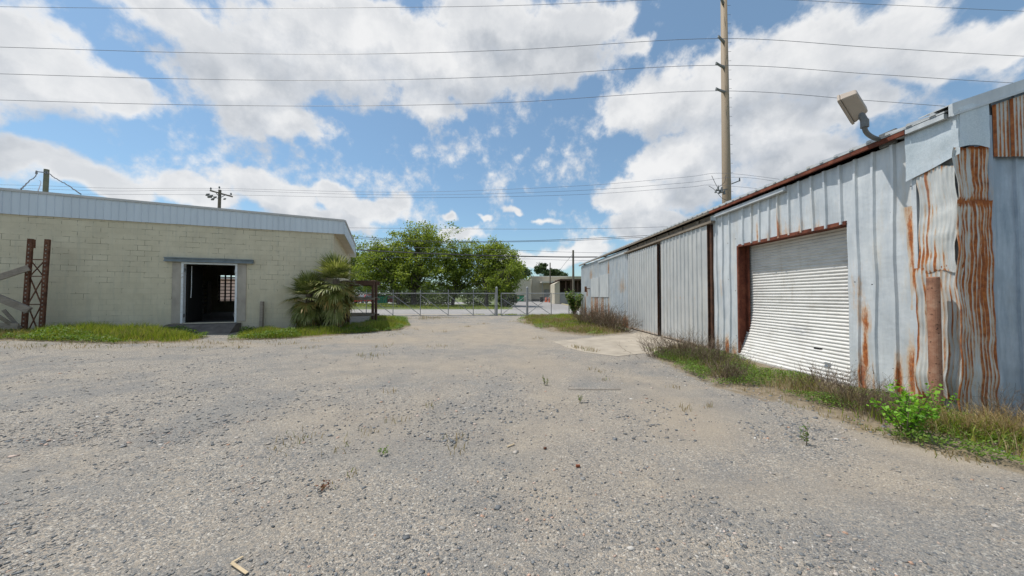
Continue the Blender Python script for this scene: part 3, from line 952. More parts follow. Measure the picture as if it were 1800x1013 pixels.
def board(a, b, w, h, label, mat=WOODGREY):
    m = MB(); m.beam(a, b, w, h)
    tag(m.build('wooden_board', mat, bevel=.006), label, 'board', 'weathered boards at the rusty rack frame')
O2 = OFF + .13
board(dirpix(-60, 507, O2), dirpix(50, 471, O2), .05, .19, 'grey weathered board slanting up to the rusty rack frame, uppermost at left edge')
board(dirpix(-70, 496, O2 + .06), dirpix(52, 546, O2 + .06), .10, .20, 'thick grey board slanting down to the foot of the rusty rack post')
pa = dirpix(-40, 532, O2 + .25)
board(pa, dirpix(25, 574, O2 + .2), .04, .10, 'thin dark board leaning low in the heap beside the rack frame', WOODEAVE)
board(dirpix(6, 545, O2 - .05), dirpix(36, 578, O2 - .05), .04, .09, 'short thin grey slat leaning steeply at the foot of the rack frame')
g0 = dirpix(-40, 577, O2 + .2); g1 = dirpix(32, 579, O2 + .2)
board((g0.x, g0.y, g0.z + .12), (g1.x, g1.y, g1.z + .10), .05, .16, 'pale board lying on edge in the grass under the slanting boards')

# ------------------------------------------------------------------ dark timber shelf by the warehouse corner
def shelf():
    r0 = gnd(655, 572)
    Y = r0.y
    r_ = root('timber_shelf', (r0.x - .6, Y, 0), 0, 'dark weathered timber shelf rack standing beside the palm', 'shelf')
    xl, xr = atY(606, 540, Y).x, r0.x
    zt, z2, z3 = atY(655, 494, Y).z, atY(655, 524, Y).z, atY(655, 552, Y).z
    for x in (xl, xr):
        for y in (Y, Y + .42):
            MB().bx(x - .055, x + .055, y - .055, y + .055, -.1, zt - .02 + (0 if x > xl else -.05)).build('post', WOODDARK, r_, bevel=.008)
    x0 = atY(600, 540, Y).x - .1
    for zc, nm, h in ((zt, 'top_shelf', .22), (z2, 'middle_shelf', .09), (z3, 'bottom_shelf', .10)):
        m = MB()
        m.beam((x0, Y - .085, zc - h / 2 - .03), (xr + .12, Y - .085, zc - h / 2 + .0), .045, h)
        m.beam((x0, Y + .505, zc - h / 2 - .05), (xr + .15, Y + .505, zc - h / 2 - .01), .045, h)
        for k in range(5):
            y = Y - .02 + k * .11
            m.beam((x0 + .05 * (k % 2), y, zc - .02 + .012 * k), (xr + .1 - .07 * (k % 3), y, zc - .005 + .008 * k), .10, .03)
        o = m.build(nm, WOODGREY if nm != 'top_shelf' else WOODDARK, r_, bevel=.004)
        if nm == 'top_shelf': o['label'] = 'thick dark sagging top boards'
shelf()

# ------------------------------------------------------------------ right hand metal shed
XW, YC, YE = 5.66, 4.18, 25.9
EAVE = 3.75
SLOPE = 0.34
sh = root('metal_shed', (XW, YC, 0), 0, 'long rusty galvanised metal shed with roller shutter and sliding doors', 'shed')
yof = lambda px: atX(px, 520, XW).y
zof = lambda px, py: atX(px, py, XW).z
STREAKS = [  # px along the wall, z0, z1, half width (m), strength
    (1519, -.1, 1.35, .018, 1.2), (1516, -.1, .55, .05, .9), (1536, -.1, .45, .04, .75), (1551, -.1, .22, .03, .5), (1580, -.1, .6, .045, .8), (1604, -.1, .9, .05, .9),
    (1512, 1.0, 1.9, .03, .35), (1610, 1.6, 2.6, .04, .55), (1606, 2.1, 2.9, .02, .8), (1528, .95, 1.25, .05, .5),
    (1278, -.1, .45, .10, .85), (1290, -.1, .35, .08, .6), (1262, -.1, .5, .08, .4), (1335, 2.7, 3.2, .05, .8), (1371, 2.7, 3.25, .04, .8), (1385, 2.68, 2.95, .12, .5), (1408, 2.68, 2.9, .10, .6), (1440, 2.68, 2.85, .1, .5), (1352, 2.68, 2.9, .1, .5),
    (1500, 1.3, 2.0, .02, .3), (1270, 1.5, 2.2, .1, .3), (1640, 0, .8, .06, .7), (1620, -.1, .3, .1, .7), (1595, -.1, .15, .2, .6)]
STREAKS = [(yof(p), a, b, w, k) for p, a, b, w, k in STREAKS]
FAR = [(1033, 1.5, 2.0, .2, .7), (1040, 2.6, 3.3, .4, .4), (1078, -.1, .6, .4, .6), (1100, -.1, .5, .5, .8), (1090, .0, .4, .5, .5), (1095, 1.7, 2.3, .6, .35), (1071, 2.6, 3.4, .2, .5)]
STREAKS += [(yof(p), a, b, w, k) for p, a, b, w, k in FAR]


def wrust(y, z):
    r = 0.0
    for c, a, b, w, k in STREAKS:
        if abs(y - c) < w * 3 and a - .3 < z < b + .4:
            cy = c + .02 * noise.noise(Vector((z * 2, c, 0)))
            f = math.exp(-((y - cy) / w) ** 2)
            g = min(1, max(0, (b + .2 - z) / .45)) * min(1, max(0, (z - a + .15) / .2))
            r = max(r, k * f * g)
    for pa, pb in ((1040, 1055), (1057, 1073), (1024, 1031)):
        ya, yb = yof(pb), yof(pa)
        if ya - .1 < y < yb + .1 and z < 1.5:
            r = max(r, .30 + .55 * noise.noise(Vector((y * 5.5, z * .35, 2))) + .22 * (1 - z))
    if y > yof(1110) and z < .7:
        r = max(r, .55 * (1 - z / .7) + .4 * noise.noise(Vector((y * 4, z, 6))))
    if z < .16:
        r = max(r, .45 * (1 - z / .16) * (0.5 + noise.noise(Vector((y * 3, 2, 0)))))
    return r


def ribbed(name, y0, y1, z0, z1, pitch, rh, rw, mat, parent, x0=XW, dent=.008, wob=.012, seed=0.0, rust=wrust, dz=.08, P=None, thick=None):
    us = []
    k = math.ceil((y0 - seed) / pitch)
    us = [y0, y1]
    while True:
        c = seed + k * pitch
        if c > y1 - rw: break
        if c > y0 + rw:
            us += [c - rw * .5, c - rw * .28, c, c + rw * .28, c + rw * .5]
        us += [q for q in (c + pitch * .35, c + pitch * .65) if y0 < q < y1]
        k += 1
    us = sorted(set(us))
    z1f = z1 if callable(z1) else (lambda y: z1)
    z0f = z0 if callable(z0) else (lambda y: z0)
    nz = max(2, int((z1f(y0) - z0f(y0)) / dz))
    def prof(u):
        d = abs((u - seed + pitch / 2) % pitch - pitch / 2)
        if u < y0 + rw * .3 or u > y1 - rw * .3: return 0.0
        return rh if d <= rw * .29 else 0.0
    def pt(u, t):
        z = z0f(u) + (z1f(u) - z0f(u)) * t
        yy = u + (wob * (noise.noise(Vector((round((u - seed) / pitch) * 3.3, z * .8, seed))) * 1.0) if y0 < u < y1 else 0)
        d = dent * (noise.noise(Vector((u * 2.2, z * 1.1, seed + 5))) + .6 * noise.noise(Vector((u * 7, z * 2.5, seed + 1))))
        off = prof(u) + d
        return P(yy, off, z) if P else (x0 - off, yy, z)
    m = MB()
    m.grid(pt, us, [i / nz for i in range(nz + 1)], (lambda u, t: rust(u, z0f(u) + (z1f(u) - z0f(u)) * t)) if rust else None)
    return m.build(name, mat, parent)


yo0, yo1 = yof(1491), yof(1297)          # roller shutter opening
zo = lambda y: 2.70 + .015 * math.sin(y * 5)
yd0, yd1, yg, yd2 = yof(1250), yof(1167), yof(1160), yof(1108)
print('shed', yo0, yo1, yd0, yd1, yg, yd2)
ztopw = EAVE - .04
ribbed('wall_sheet', YC, yo0, -.12, ztopw, .262, .036, .060, GALV, sh, seed=4.36, dent=.016, wob=.03)
ribbed('wall_sheet', yo0, yo1, zo, ztopw, .262, .036, .060, GALV, sh, seed=4.36, dent=.018, wob=.03)
ribbed('wall_sheet', yo1, yd0 - .02, -.12, ztopw, .262, .036, .060, GALV, sh, seed=4.36, dent=.016, wob=.03)
ribbed('wall_sheet', yd2, YE, -.12, lambda y: ztopw - .02, .22, .05, .10, GALV, sh, seed=.1, dent=.008, dz=.16)
# wall behind the sliding doors: only end pieces, a dark opening between
ybk = (yd1 + yg) / 2
MB().bx(XW + .0, XW + .03, yd0 - .02, ybk - .28, -.1, 3.35).build('inner_cladding', GALV, sh)
MB().bx(XW + .0, XW + .03, ybk + .22, yd2, -.1, 3.35).build('inner_cladding', GALV, sh)
# exposed eave timbers above the doors
m = MB(); m.bx(XW - .05, XW + .0, yd0 + .15, yd2 + .2, 3.42, 3.60); m.bx(XW + .0, XW + .06, yd0 - .1, yd2 + .1, 3.36, EAVE - .03)
for k in range(7):
    y = yd0 + .5 + k * .95
    m.bx(XW - .048, XW - .004, y, y + .09, 3.602, EAVE - .06)
m.build('eave_timber', WOODEAVE, sh)
def sliding(y0, y1, zt, seed):
    d = ribbed('sliding_door', y0, y1, .05, zt, .235, .028, .075, GALV_DOOR, sh, x0=XW - .10, dent=.006, wob=.0, seed=seed, rust=lambda y, z: max(.0, .5 - abs(z - .06) * 4) * .8 if z < .3 else (0.35 if (abs(z - 1.45) < .03 or abs(z - .5) < .025) and noise.noise(Vector((y * 9, z * 9, 0))) > .3 else 0))
    m = MB(); m.bx(XW - .098, XW - .03, y0 - .025, y0, .05, zt); m.bx(XW - .098, XW - .03, y1, y1 + .025, .05, zt)
    m.build_each('edge_frame', DARKGAP, d)
    m = MB(); m.bx(XW - .085, XW - .035, y0 + .02, y1 - .02, 3.0, 3.1); m.bx(XW - .085, XW - .035, y0 + .02, y1 - .02, .12, .22)
    m.build_each('cross_rail', WOODEAVE, d)
    return d
sliding(yd0, yd1, 3.46, .02)
sliding(yg, yd2 - .02, 3.40, .11)
MB().bx(XW - .05, XW - .001, yd0 - .13, yd0 - .045, -.1, 3.46).build('door_post', DARKGAP, sh)
MB().bx(XW - .16, XW - .052, yd0 - .3, yd2 + .4, 3.47, 3.53).build('door_track', WOODEAVE, sh)
# light flashing strips under the eave
m = MB()
m.bx(XW - .085, XW - .026, 6.72, yd0 - .35, 3.60, 3.69); m.bx(XW - .12, XW - .086, 6.72, yd0 - .35, 3.60, 3.625)
m.build('flashing_strip', GALV_TRIM, sh)
m = MB(); m.bx(XW - .10, XW - .035, yd2 + .1, yd2 + 5.2, 3.50, 3.58)
m.build('flashing_strip', GALV_TRIM, sh)
# roller shutter, bent outwards at its lower far corner
sx = XW + .30
def shut(y, z):
    fy = (y - yo0) / (yo1 - yo0)
    fy = min(1, max(0, fy))
    low = max(0, (1.25 - z) / 1.25)
    push = .35 * low ** 2 * (0.12 + .88 * fy ** 1.2) + .20 * low * (1 - fy)
    k = z / .0635 % 1
    slat = .018 * min(1, max(0, (.5 - abs(k - .5)) / .13 - 1))
    dn = .012 * noise.noise(Vector((y * 1.4, z * 1.2, 4)))
    sag = .04 * (1 - fy) * low
    return (sx - push - slat + dn, y, z + sag * 0)
zs = []
z = -.02
while z < 2.74:
    zs += [z + .0635 * q for q in (0.0, .13, .26, .5, .74, .87)]
    z += .0635
ysm = list(np.linspace(yo0 - .03, yo1 + .0, 26))
scf = lambda y, z: max(0, .62 - math.hypot((y - 6.75) / .55, (z - .78) / .30) * .5) + max(0, .35 - z) * .9 + max(0, .25 - abs(z - .15))
m = MB().grid(shut, ysm, zs, scf)
rs = m.build('roller_shutter', SHUTTER, sh, smooth=False)
MB().bx(sx - .36, sx - .31, 6.05, 6.17, .53, .56).build('shutter_handle', BLACKP, rs)
# frame of the opening
m = MB(); m.bx(XW - .006, XW + .22, yo1 - .01, yo1 + .012, -.1, 2.72); m.bx(XW - .012, XW + .03, yo1 - .05, yo1 - .012, -.1, 2.72); m.bx(XW + .2, XW + .24, yo1 - .09, yo1 - .012, -.1, 2.72)
m.build('opening_jamb', RUSTRED, sh)
m = MB(); m.bx(sx - .06, sx + .06, yo1 - .05, yo1 + .02, -.1, 2.72)
m.build('guide_rail', LAMPGREY, sh)
m = MB(); m.bx(XW + .03, sx + .06, yo0 - .04, yo0 - .002, -.1, 2.9)
m.build('opening_jamb', RUSTRED, sh)
m = MB(); m.bx(XW - .006, XW + .28, yo0 + .0, yo1 - .06, 2.70, 2.75); m.bx(XW - .018, XW - .004, yo0 + .0, yo1 - .06, 2.685, 2.745)
m.build('opening_lintel', RUSTRED, sh)
MB().bx(XW - .10, XW + .5, yo0 - .15, yo1 + .2, -.2, -.03).build('door_sill', CONC_SILL, sh)
# sheet metal boards over two far windows
for a, b, zt in ((1041, 1054.5, 2.62), (1056, 1072, 2.72)):
    y0, y1 = yof(b), yof(a)
    w = MB(); w.bx(XW - .075, XW - .034, y0, y1, 1.42, zt)
    wo = w.build('window_cover', GALV_TRIM, sh)
m = MB(); y = yof(1038.5); m.bx(XW - .35, XW - .03, y, y + .05, 1.95, 2.0); m.bx(XW - .40, XW - .28, y - .05, y + .1, 1.75, 2.12)
m.build('wall_bracket', RUST, sh)
# small bolts scattered down the wall seams
m = MB()
for k in range(9):
    for zz in (.5, 1.75, 2.95):
        y = 4.36 + .262 * (k if k < 5 else k + 10) + random.uniform(-.02, .02)
        if yo0 - .1 < y < yo1 and zz < 2.8: continue
        if y > yd0 - .2: continue
        zz += random.uniform(-.3, .3)
        if random.random() < .25: continue
        m.tube([(XW - .018, y + .03, zz), (XW - .032, y + .03, zz)], .007, 6)
m.build_each('bolt', BLACKP, sh)

# rusted corrugated sheets and bright patches round the near corner
def corr(name, P, u0, u1, z0, z1, per, amp, rustf, seed, edge=.02, mat=CORR, bulge=None):
    n = int((u1 - u0) / per * 6)
    us = [u0 + (u1 - u0) * i / n for i in range(n + 1)]
    nz = max(3, int((z1 - z0) / .05))
    def pt(u, t):
        z = z0 + (z1 - z0) * t
        e0 = 1 - (u - u0) / (u1 - u0)
        uu = u + edge * (e0 * noise.noise(Vector((z * 2.3, seed, 1))) + (1 - e0) * noise.noise(Vector((z * 3.1, seed, 7))) * .5)
        zz = z + .012 * noise.noise(Vector((u * 4, seed, t * 9))) + (edge * .9 * noise.noise(Vector((u * 9, seed, 3))) if t in (0.0, 1.0) else 0)
        off = amp * math.sin(2 * math.pi * u / per) + .028 * noise.noise(Vector((u * 3, z * 1.6, seed))) + .016 * noise.noise(Vector((u * 8, z * 5, seed))) + .018 * max(0, noise.noise(Vector((u * 2, z * 9, seed + 3))) - .25)
        off += bulge(u, z) if bulge else 0
        return P(uu, off, zz)
    def rf(u, t):
        z = z0 + (z1 - z0) * t
        k_ = round(u / per)
        val = rustf(u, z) + .36 * math.sin(2 * math.pi * u / per + .6) - .12
        val += -.08 + .60 * noise.noise(Vector((k_ * 7.31, z * .8, seed))) + .25 * noise.noise(Vector((k_ * 3.7, z * 3.5, seed + 4)))
        ed = min(u - u0, u1 - u) / .05
        val += .55 * max(0, 1 - ed) * (.4 + noise.noise(Vector((z * 3, seed, 2 if u - u0 < u1 - u else 5))))
        val += .5 * max(0, 1 - min(z - z0, z1 - z) / .06)
        return max(0, val)
    return MB().grid(pt, us, [i / nz for i in range(nz + 1)], rf).build(name, mat, sh, smooth=True)


PW = lambda u, o, z: (XW - .035 - o, u, z)           # on the long wall, u = y
PF = lambda u, o, z: (u, YC - .035 - o, z)           # on the gable wall, u = x
nz_ = lambda u, z, s=0: noise.noise(Vector((u * 5, z * .9, s)))
ya0, ya1 = YC - .06, yof(1624)
rA = lambda u, z: .30 + .55 * nz_(u * 1.5, z * .5, 3) - (.42 if u < ya0 + .10 else 0) + .35 * max(0, 1 - abs(z - 2.0) / .15)
corr('corrugated_sheet', PW, ya0 + .02, ya1 - .02, 1.80, 3.15, .043, .007, lambda u, z: rA(u, z) - .12, 1.3, .045, bulge=lambda u, z: .02 + .03 * max(0, 1 - abs(z - 1.9) / .5))
corr('corrugated_sheet', PW, ya0, ya1 + .02, .18, 1.88, .043, .007, rA, 2.7, .05, bulge=lambda u, z: .035 + .04 * max(0, 1 - abs(z - .45) / .3))
xb0, xb1 = XW - .11, atY(1733, 500, YC).x
rB = lambda u, z: .33 + .42 * max(0, 1 - abs(u - (xb0 + .68 * (xb1 - xb0))) / .15) * (1 if z > 1.0 else .3) + .3 * nz_(u, z, 8) + .5 * max(0, 1 - abs(z - 2.66) / .07) + .5 * max(0, .2 - z)
fl = lambda u, z: (.05 if z > 1.2 else .02) * max(0, 1 - (u - xb0) / .12) * (.4 + noise.noise(Vector((z * 2.0, 3, 3)))) + .01
corr('corrugated_sheet', PF, xb0, xb1, 2.62, 3.36, .045, .008, rB, 4.1, .05, bulge=fl)
corr('corrugated_sheet', PF, xb0 - .02, xb1 + .01, .02, 2.68, .045, .008, rB, 5.9, .02, bulge=lambda u, z: fl(u, z) + .02 + .014 * sstep(1 - abs(z - .55) / .3))
# rusty torn seam strip left of the sheets
m = MB()
ysm_ = yof(1613)
m.grid(lambda u, z: (XW - .03 - .018 * noise.noise(Vector((u * 20, z * 4, 2))), ysm_ + u + .07 * max(0, (z - 1.9)) + .03 * noise.noise(Vector((z * 3, 1, u * 3))), z), [-.05, -.02, 0, .03, .06],
       [1.3 + .05 * i for i in range(30)], lambda u, z: .25 + .9 * max(0, 1 - abs(u) / .05) * max(0, 1 - abs(z - 2.2) / .7))
m.build('torn_seam', CORR, sh, smooth=True)
m = MB(); m.bx(XW - .055, XW - .02, ya1 + .01, ya1 + .05, .2, 3.2)
m.build('seam_strip', GALV, sh)
# bright new patches under the eave, folded over the corner
def flat(name, P, u0, u1, z0, z1, mat, amp=.015, seed=0, rust=None):
    us = [u0 + (u1 - u0) * i / 10 for i in range(11)]
    return MB().grid(lambda u, t: P(u, .05 + amp * noise.noise(Vector((u * 4, t * 3, seed))), z0(u) + (z1(u) - z0(u)) * t), us, [i / 8 for i in range(9)], rust).build(name, mat, sh, smooth=True)
rk = lambda x: EAVE + SLOPE * (x - (XW - .15))          # rake line
flat('patch_sheet', PW, YC - .105, yof(1609), lambda u: 3.22 - .28 * (u - YC), lambda u: EAVE + .04, GALV_BRIGHT, .02, 3)
flat('patch_sheet', lambda u, o, z: (u, YC - .05 - o, z), XW - .10, atY(1722, 300, YC).x, lambda u: 3.33 + .03 * math.sin(u * 9), lambda u: rk(u) + .05, GALV_BRIGHT, .015, 6)
# gable wall facing the camera
XR = 13.2
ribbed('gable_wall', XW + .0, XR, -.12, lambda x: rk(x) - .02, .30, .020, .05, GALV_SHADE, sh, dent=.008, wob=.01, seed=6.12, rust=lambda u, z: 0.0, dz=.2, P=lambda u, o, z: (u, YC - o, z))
xt = atY(1735, 400, YC).x
m = MB(); m.grid(lambda u, z: (xt + u + .010 * noise.noise(Vector((z * 2, 3, 0))), YC - .045 - .02 * math.cos(u * 40), z), [-.03, -.015, 0, .015, .03], [0.0 + .15 * i for i in range(26)],
                 lambda u, z: .3 * max(0, noise.noise(Vector((z * 2, u * 9, 1))) + .3))
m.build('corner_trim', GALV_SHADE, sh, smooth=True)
for i, (xa, xb) in enumerate(((xt + .03, xt + .27), (xt + .26, xt + .60), (xt + .59, xt + 1.2), (xt + 1.19, xt + 2.0))):
    n_ = int((xb - xa) / .0085)
    us = [xa + (xb - xa) * k / n_ for k in range(n_ + 1)]
    def pt(u, t, i=i):
        z0 = 3.235; z1 = rk(u) - .06
        return (u, YC - .05 - .012 * i - .008 * math.sin(2 * math.pi * u / .05), z0 + (z1 - z0) * t)
    def rf(u, t, xa=xa, i=i):
        return max(0, .42 + .4 * math.sin(2 * math.pi * u / .05) - .28 * (t - .3) + (1.0 if u - xa < .05 else 0) + .3 * nz_(u, t * 3, 9 + i))
    MB().grid(pt, us, [k / 8 for k in range(9)], rf).build('gable_corrugated_strip', CORR, sh, smooth=True)
# roof: ribbed sheet with overhang, rust coloured eave angle, grey rake flashing
XE = XW - .16
rz_ = lambda x: EAVE + .05 + SLOPE * (x - XE)
m = MB()
Y0r, Y1r = YC - .02, YE + .15
for x0, x1 in ((XE, XR), ):
    vs = [(x0, Y0r, rz_(x0) - .0), (x1, Y0r, rz_(x1)), (x1, Y1r, rz_(x1)), (x0, Y1r, rz_(x0)), (x0, Y0r, rz_(x0) + .02), (x1, Y0r, rz_(x1) + .02), (x1, Y1r, rz_(x1) + .02), (x0, Y1r, rz_(x0) + .02)]
    m.add(vs, [(0, 3, 2, 1), (4, 5, 6, 7), (0, 1, 5, 4), (1, 2, 6, 5), (2, 3, 7, 6), (3, 0, 4, 7)])
y = Y0r + .12
while y < Y1r:
    m.add([(XE - .012, y - .035, rz_(XE) + .018), (XE - .012, y + .035, rz_(XE) + .018), (XE - .012, y + .015, rz_(XE) + .055), (XE - .012, y - .015, rz_(XE) + .055),
           (XR, y - .035, rz_(XR) + .018), (XR, y + .035, rz_(XR) + .018), (XR, y + .015, rz_(XR) + .055), (XR, y - .015, rz_(XR) + .055)],
          [(0, 3, 2, 1), (4, 5, 6, 7), (1, 2, 6, 5), (3, 0, 4, 7), (2, 3, 7, 6)])
    y += .26
m.add([(XR, Y0r, rz_(XR)), (XR + 8, Y0r, rz_(XR) - 2.6), (XR + 8, Y1r, rz_(XR) - 2.6), (XR, Y1r, rz_(XR))], [(0, 1, 2, 3)])
m.build('roof', ROOFMETAL, sh)
MB().bx(XE + .004, XE + .05, YC + .42, yd0 - .2, EAVE - .015, EAVE + .045).build('eave_angle', RUSTRED, sh)
MB().bx(XE + .004, XE + .04, yd0 - .19, YE + .1, EAVE - .01, EAVE + .045).build('eave_angle', WOODEAVE, sh)
MB().bx(XE + .004, XE + .05, YC - .01, YC + .41, EAVE - .02, EAVE + .045).build('eave_angle', GALV_TRIM, sh)
MB().bx(XE + .051, XW + .3, YC + .02, YC + .6, EAVE + .0, EAVE + .03).build('eave_closure', GALV_TRIM, sh)
m = MB()
def rake(x0, x1, y0, y1, d0, d1):
    m.add([(x0, y0, rz_(x0) + d0), (x1, y0, rz_(x1) + d0), (x1, y0, rz_(x1) + d1), (x0, y0, rz_(x0) + d1), (x0, y1, rz_(x0) + d0), (x1, y1, rz_(x1) + d0), (x1, y1, rz_(x1) + d1), (x0, y1, rz_(x0) + d1)],
          [(0, 1, 2, 3), (4, 7, 6, 5), (0, 4, 5, 1), (3, 2, 6, 7), (1, 5, 6, 2), (0, 3, 7, 4)])
rake(XE - .0, XR, YC - .10, YC - .06, -.075, .075)
rake(XE - .0, XR, YC - .058, YC + .25, .062, .075)
rake(XE - .02, XR, YC - .125, YC - .101, -.085, -.06)
m.build('rake_flashing', GALV_TRIM, sh)
# remaining walls keep the inside dark
m = MB(); m.bx(XW + .2, 21, YE, YE + .1, -.1, 3.9); m.bx(21, 21.1, YC, YE + .1, -.1, 3.9); m.add([(XR, YC, -.1), (21, YC, -.1), (21, YC, rz_(XR) - 2.56), (XR, YC, rz_(XR) - .02), (XR, YC + .05, -.1), (21, YC + .05, -.1), (21, YC + .05, rz_(XR) - 2.56), (XR, YC + .05, rz_(XR) - .02)], [(0, 1, 2, 3), (7, 6, 5, 4), (0, 4, 5, 1), (1, 5, 6, 2), (2, 6, 7, 3), (3, 7, 4, 0)])
m.add([(XW, YE + .02, EAVE), (21, YE + .02, EAVE), (XR, YE + .02, rz_(XR) - .02)], [(0, 1, 2)])
m.build('rear_wall', GALV, sh)
MB().bx(XW + .1, 21, YC + .1, YE - .05, -.1, .01).build('shed_floor', CONC_DARK, sh)
MB().bx(XW + 2.0, XW + 2.1, YC + .2, YE - .1, .0, 3.6).build('dark_backing', DARKIN, sh)  # added black sheet, keeps the gap between the sliding doors dark

# rusty pipe bollard against the sheets
p_ = atX(1640, 487, XW - .25)
m = MB()
m.tube([(p_.x, p_.y, -.2), (p_.x, p_.y, p_.z - .01), ], .058, 20, cap=False)
m.tube([(p_.x, p_.y, p_.z - .01), (p_.x, p_.y, p_.z)], [.058, .052], 20)
tag(m.build('pipe_bollard', RUSTPIPE), 'rusty steel pipe bollard standing close to the corrugated shed corner', 'bollard')

# ------------------------------------------------------------------ floodlight on the shed wall
fl_y = atX(1562, 247, XW).y
fz = atX(1562, 247, XW).z
flo = root('wall_floodlight', (XW, fl_y, fz), 0, 'tan box floodlight on a curved grey arm above the shutter', 'floodlight')
MB().bx(XW - .05, XW - .012, fl_y - .13, fl_y + .09, fz - .09, fz + .12).build('mount_plate', LAMPGREY, flo, bevel=.006)
kn = atX(1520, 222, XW - .42)
pts = []
base_ = Vector((XW - .05, fl_y, fz))
for i in range(9):
    a = math.pi / 2 * i / 8
    pts.append(Vector((base_.x - (base_.x - kn.x) * math.sin(a), base_.y + (kn.y - base_.y) * i / 8, base_.z + (kn.z - base_.z) * (1 - math.cos(a)))))
pts.append(kn + Vector((0, 0, .03)))
MB().tube(pts, .030, 12).build('conduit_arm', LAMPGREY, flo, smooth=True)
m = MB(); m.tube([kn + Vector((0, 0, -.02)), kn + Vector((0, 0, .09))], .048, 12); m.tube([kn + Vector((0, 0, .08)), kn.lerp(atX(1502, 184, XW - .48), .55) + Vector((0, 0, .04))], .042, 10)
m.build('knuckle', LAMPGREY, flo)
hc = atX(1502, 184, XW - .48)
# housing frame: lens normal ln, long side axis la, third axis lb
ln = Vector((-.52, .80, -.30)).normalized()
la = Vector((.64, .13, -.756)); la = (la - ln * la.dot(ln)).normalized()
lb = ln.cross(la)
HM = Matrix((( la.x, lb.x, ln.x, hc.x), (la.y, lb.y, ln.y, hc.y), (la.z, lb.z, ln.z, hc.z), (0, 0, 0, 1)))
def frustum(m, a0, b0, z0, a1, b1, z1):
    vs = [Vector((sx_ * a0, sy_ * b0, z0)) for sy_ in (-1, 1) for sx_ in (-1, 1)] + [Vector((sx_ * a1, sy_ * b1, z1)) for sy_ in (-1, 1) for sx_ in (-1, 1)]
    m.add([HM @ q for q in vs], [(0, 2, 3, 1), (4, 5, 7, 6), (0, 1, 5, 4), (2, 6, 7, 3), (0, 4, 6, 2), (1, 3, 7, 5)])
m = MB(); frustum(m, .165, .12, -.085, .215, .16, .085)
hs = m.build('housing', LAMPTAN, flo, bevel=.018)
m = MB(); frustum(m, .218, .173, .086, .218, .173, .118)
lf = m.build('lens_frame', LAMPTAN, flo, bevel=.008)
m = MB(); frustum(m, .19, .145, .1185, .19, .145, .122)
m.build('lens', GLASS, lf)
m = MB()
for q in (-.12, .12):
    m.bx(q - .02, q + .02, -.19, -.173, .06, .12, HM)
m.build_each('latch', LAMPGREY, lf)

# ------------------------------------------------------------------ vegetation on the ground
LG = [gnd(*q) for q in ((-260, 612), (0, 599), (60, 600), (110, 602), (200, 605), (300, 603), (340, 600), (368, 592))]
LG2 = [gnd(*q) for q in ((418, 590), (395, 599), (430, 598), (500, 596), (560, 592), (640, 586), (700, 581), (722, 573))]
def wp(s, off): return W0 + WD * s + WN * off
polyA = LG + [wp(s_dl - .25, .05), wp(S_L + 4, .05)]
polyB = LG2 + [gnd(712, 561), gnd(650, 558), wp(S_R + 1.5, -2.5), wp(S_R, .05), wp(s_dr + .3, .05)]
def edge_fall(p, poly, wd=.8):
    """0 at the outline, 1 well inside (coarse)"""
    a = np.array([(q[0], q[1]) for q in poly])
    d = np.full(len(p), 9.0)
    for i in range(len(a)):
        s0, s1 = a[i], a[(i + 1) % len(a)]
        e = s1 - s0
        t = np.clip(((p - s0) @ e) / (e @ e + 1e-9), 0, 1)
        d = np.minimum(d, np.linalg.norm(p - (s0 + t[:, None] * e), axis=1))
    return np.clip(d / wd, 0, 1)


def turf(polys, dens, h, w, thr=-.6, seed=1.0, lean=.6, z=0.02):
    out = []
    for po in polys:
        p = poly_pts(po, dens)
        nn = vnoise(p, .9, seed) + .5 * vnoise(p, 2.7, seed + 3)
        ef = edge_fall(p, po)
        k = (nn > thr + rng.uniform(-.25, .25, len(p)) + .5 * (1 - ef)) & (rng.uniform(0, 1, len(p)) < np.clip(.02 + .98 * ef + .5 * (nn - .1) * (1 - ef), .02, 1))
        p, nn, ef = p[k], nn[k], ef[k]
        hh = rng.uniform(h[0], h[1], len(p)) ** 1.0 * np.clip(1 + .9 * nn, .35, 2.0) * (.35 + .65 * ef)
        gzz = np.array([gz(q[0], q[1]) for q in p])
        out.append(blades(np.column_stack([p, gzz + z]), hh, rng.uniform(w[0], w[1], len(p)), lean))
    return join_np(out)


def broad(polys, dens, hmax, size, thr, seed, z=.03):
    out = []
    for po in polys:
        p = poly_pts(po, dens)
        nn = vnoise(p, .8, seed) + .5 * vnoise(p, 2.2, seed + 3)
        k = nn > thr + rng.uniform(-.15, .15, len(p))
        p, nn = p[k], nn[k]
        hh = rng.uniform(0, 1, len(p)) ** .8 * hmax * np.clip(.3 + 1.1 * (nn - thr), .2, 1.2)
        c = np.column_stack([p, z + hh + np.array([gz(q[0], q[1]) for q in p])])
        out.append(leaf_quads(c, rng.uniform(size[0], size[1], len(p)), .7, .5))
    return join_np(out)


v, f = turf([polyA, polyB], 1500, (.10, .30), (.004, .008), -.75, 2.0)
tag(np_obj('tall_grass', v, f, GRASS, loc=(-10, 13, 0)), kind='stuff')
v, f = broad([polyA, polyB], 1200, .30, (.018, .04), .05, 6.0)
tag(np_obj('broadleaf_weeds', v, f, GRASS_DARK, loc=(-10, 13, 0)), kind='stuff')

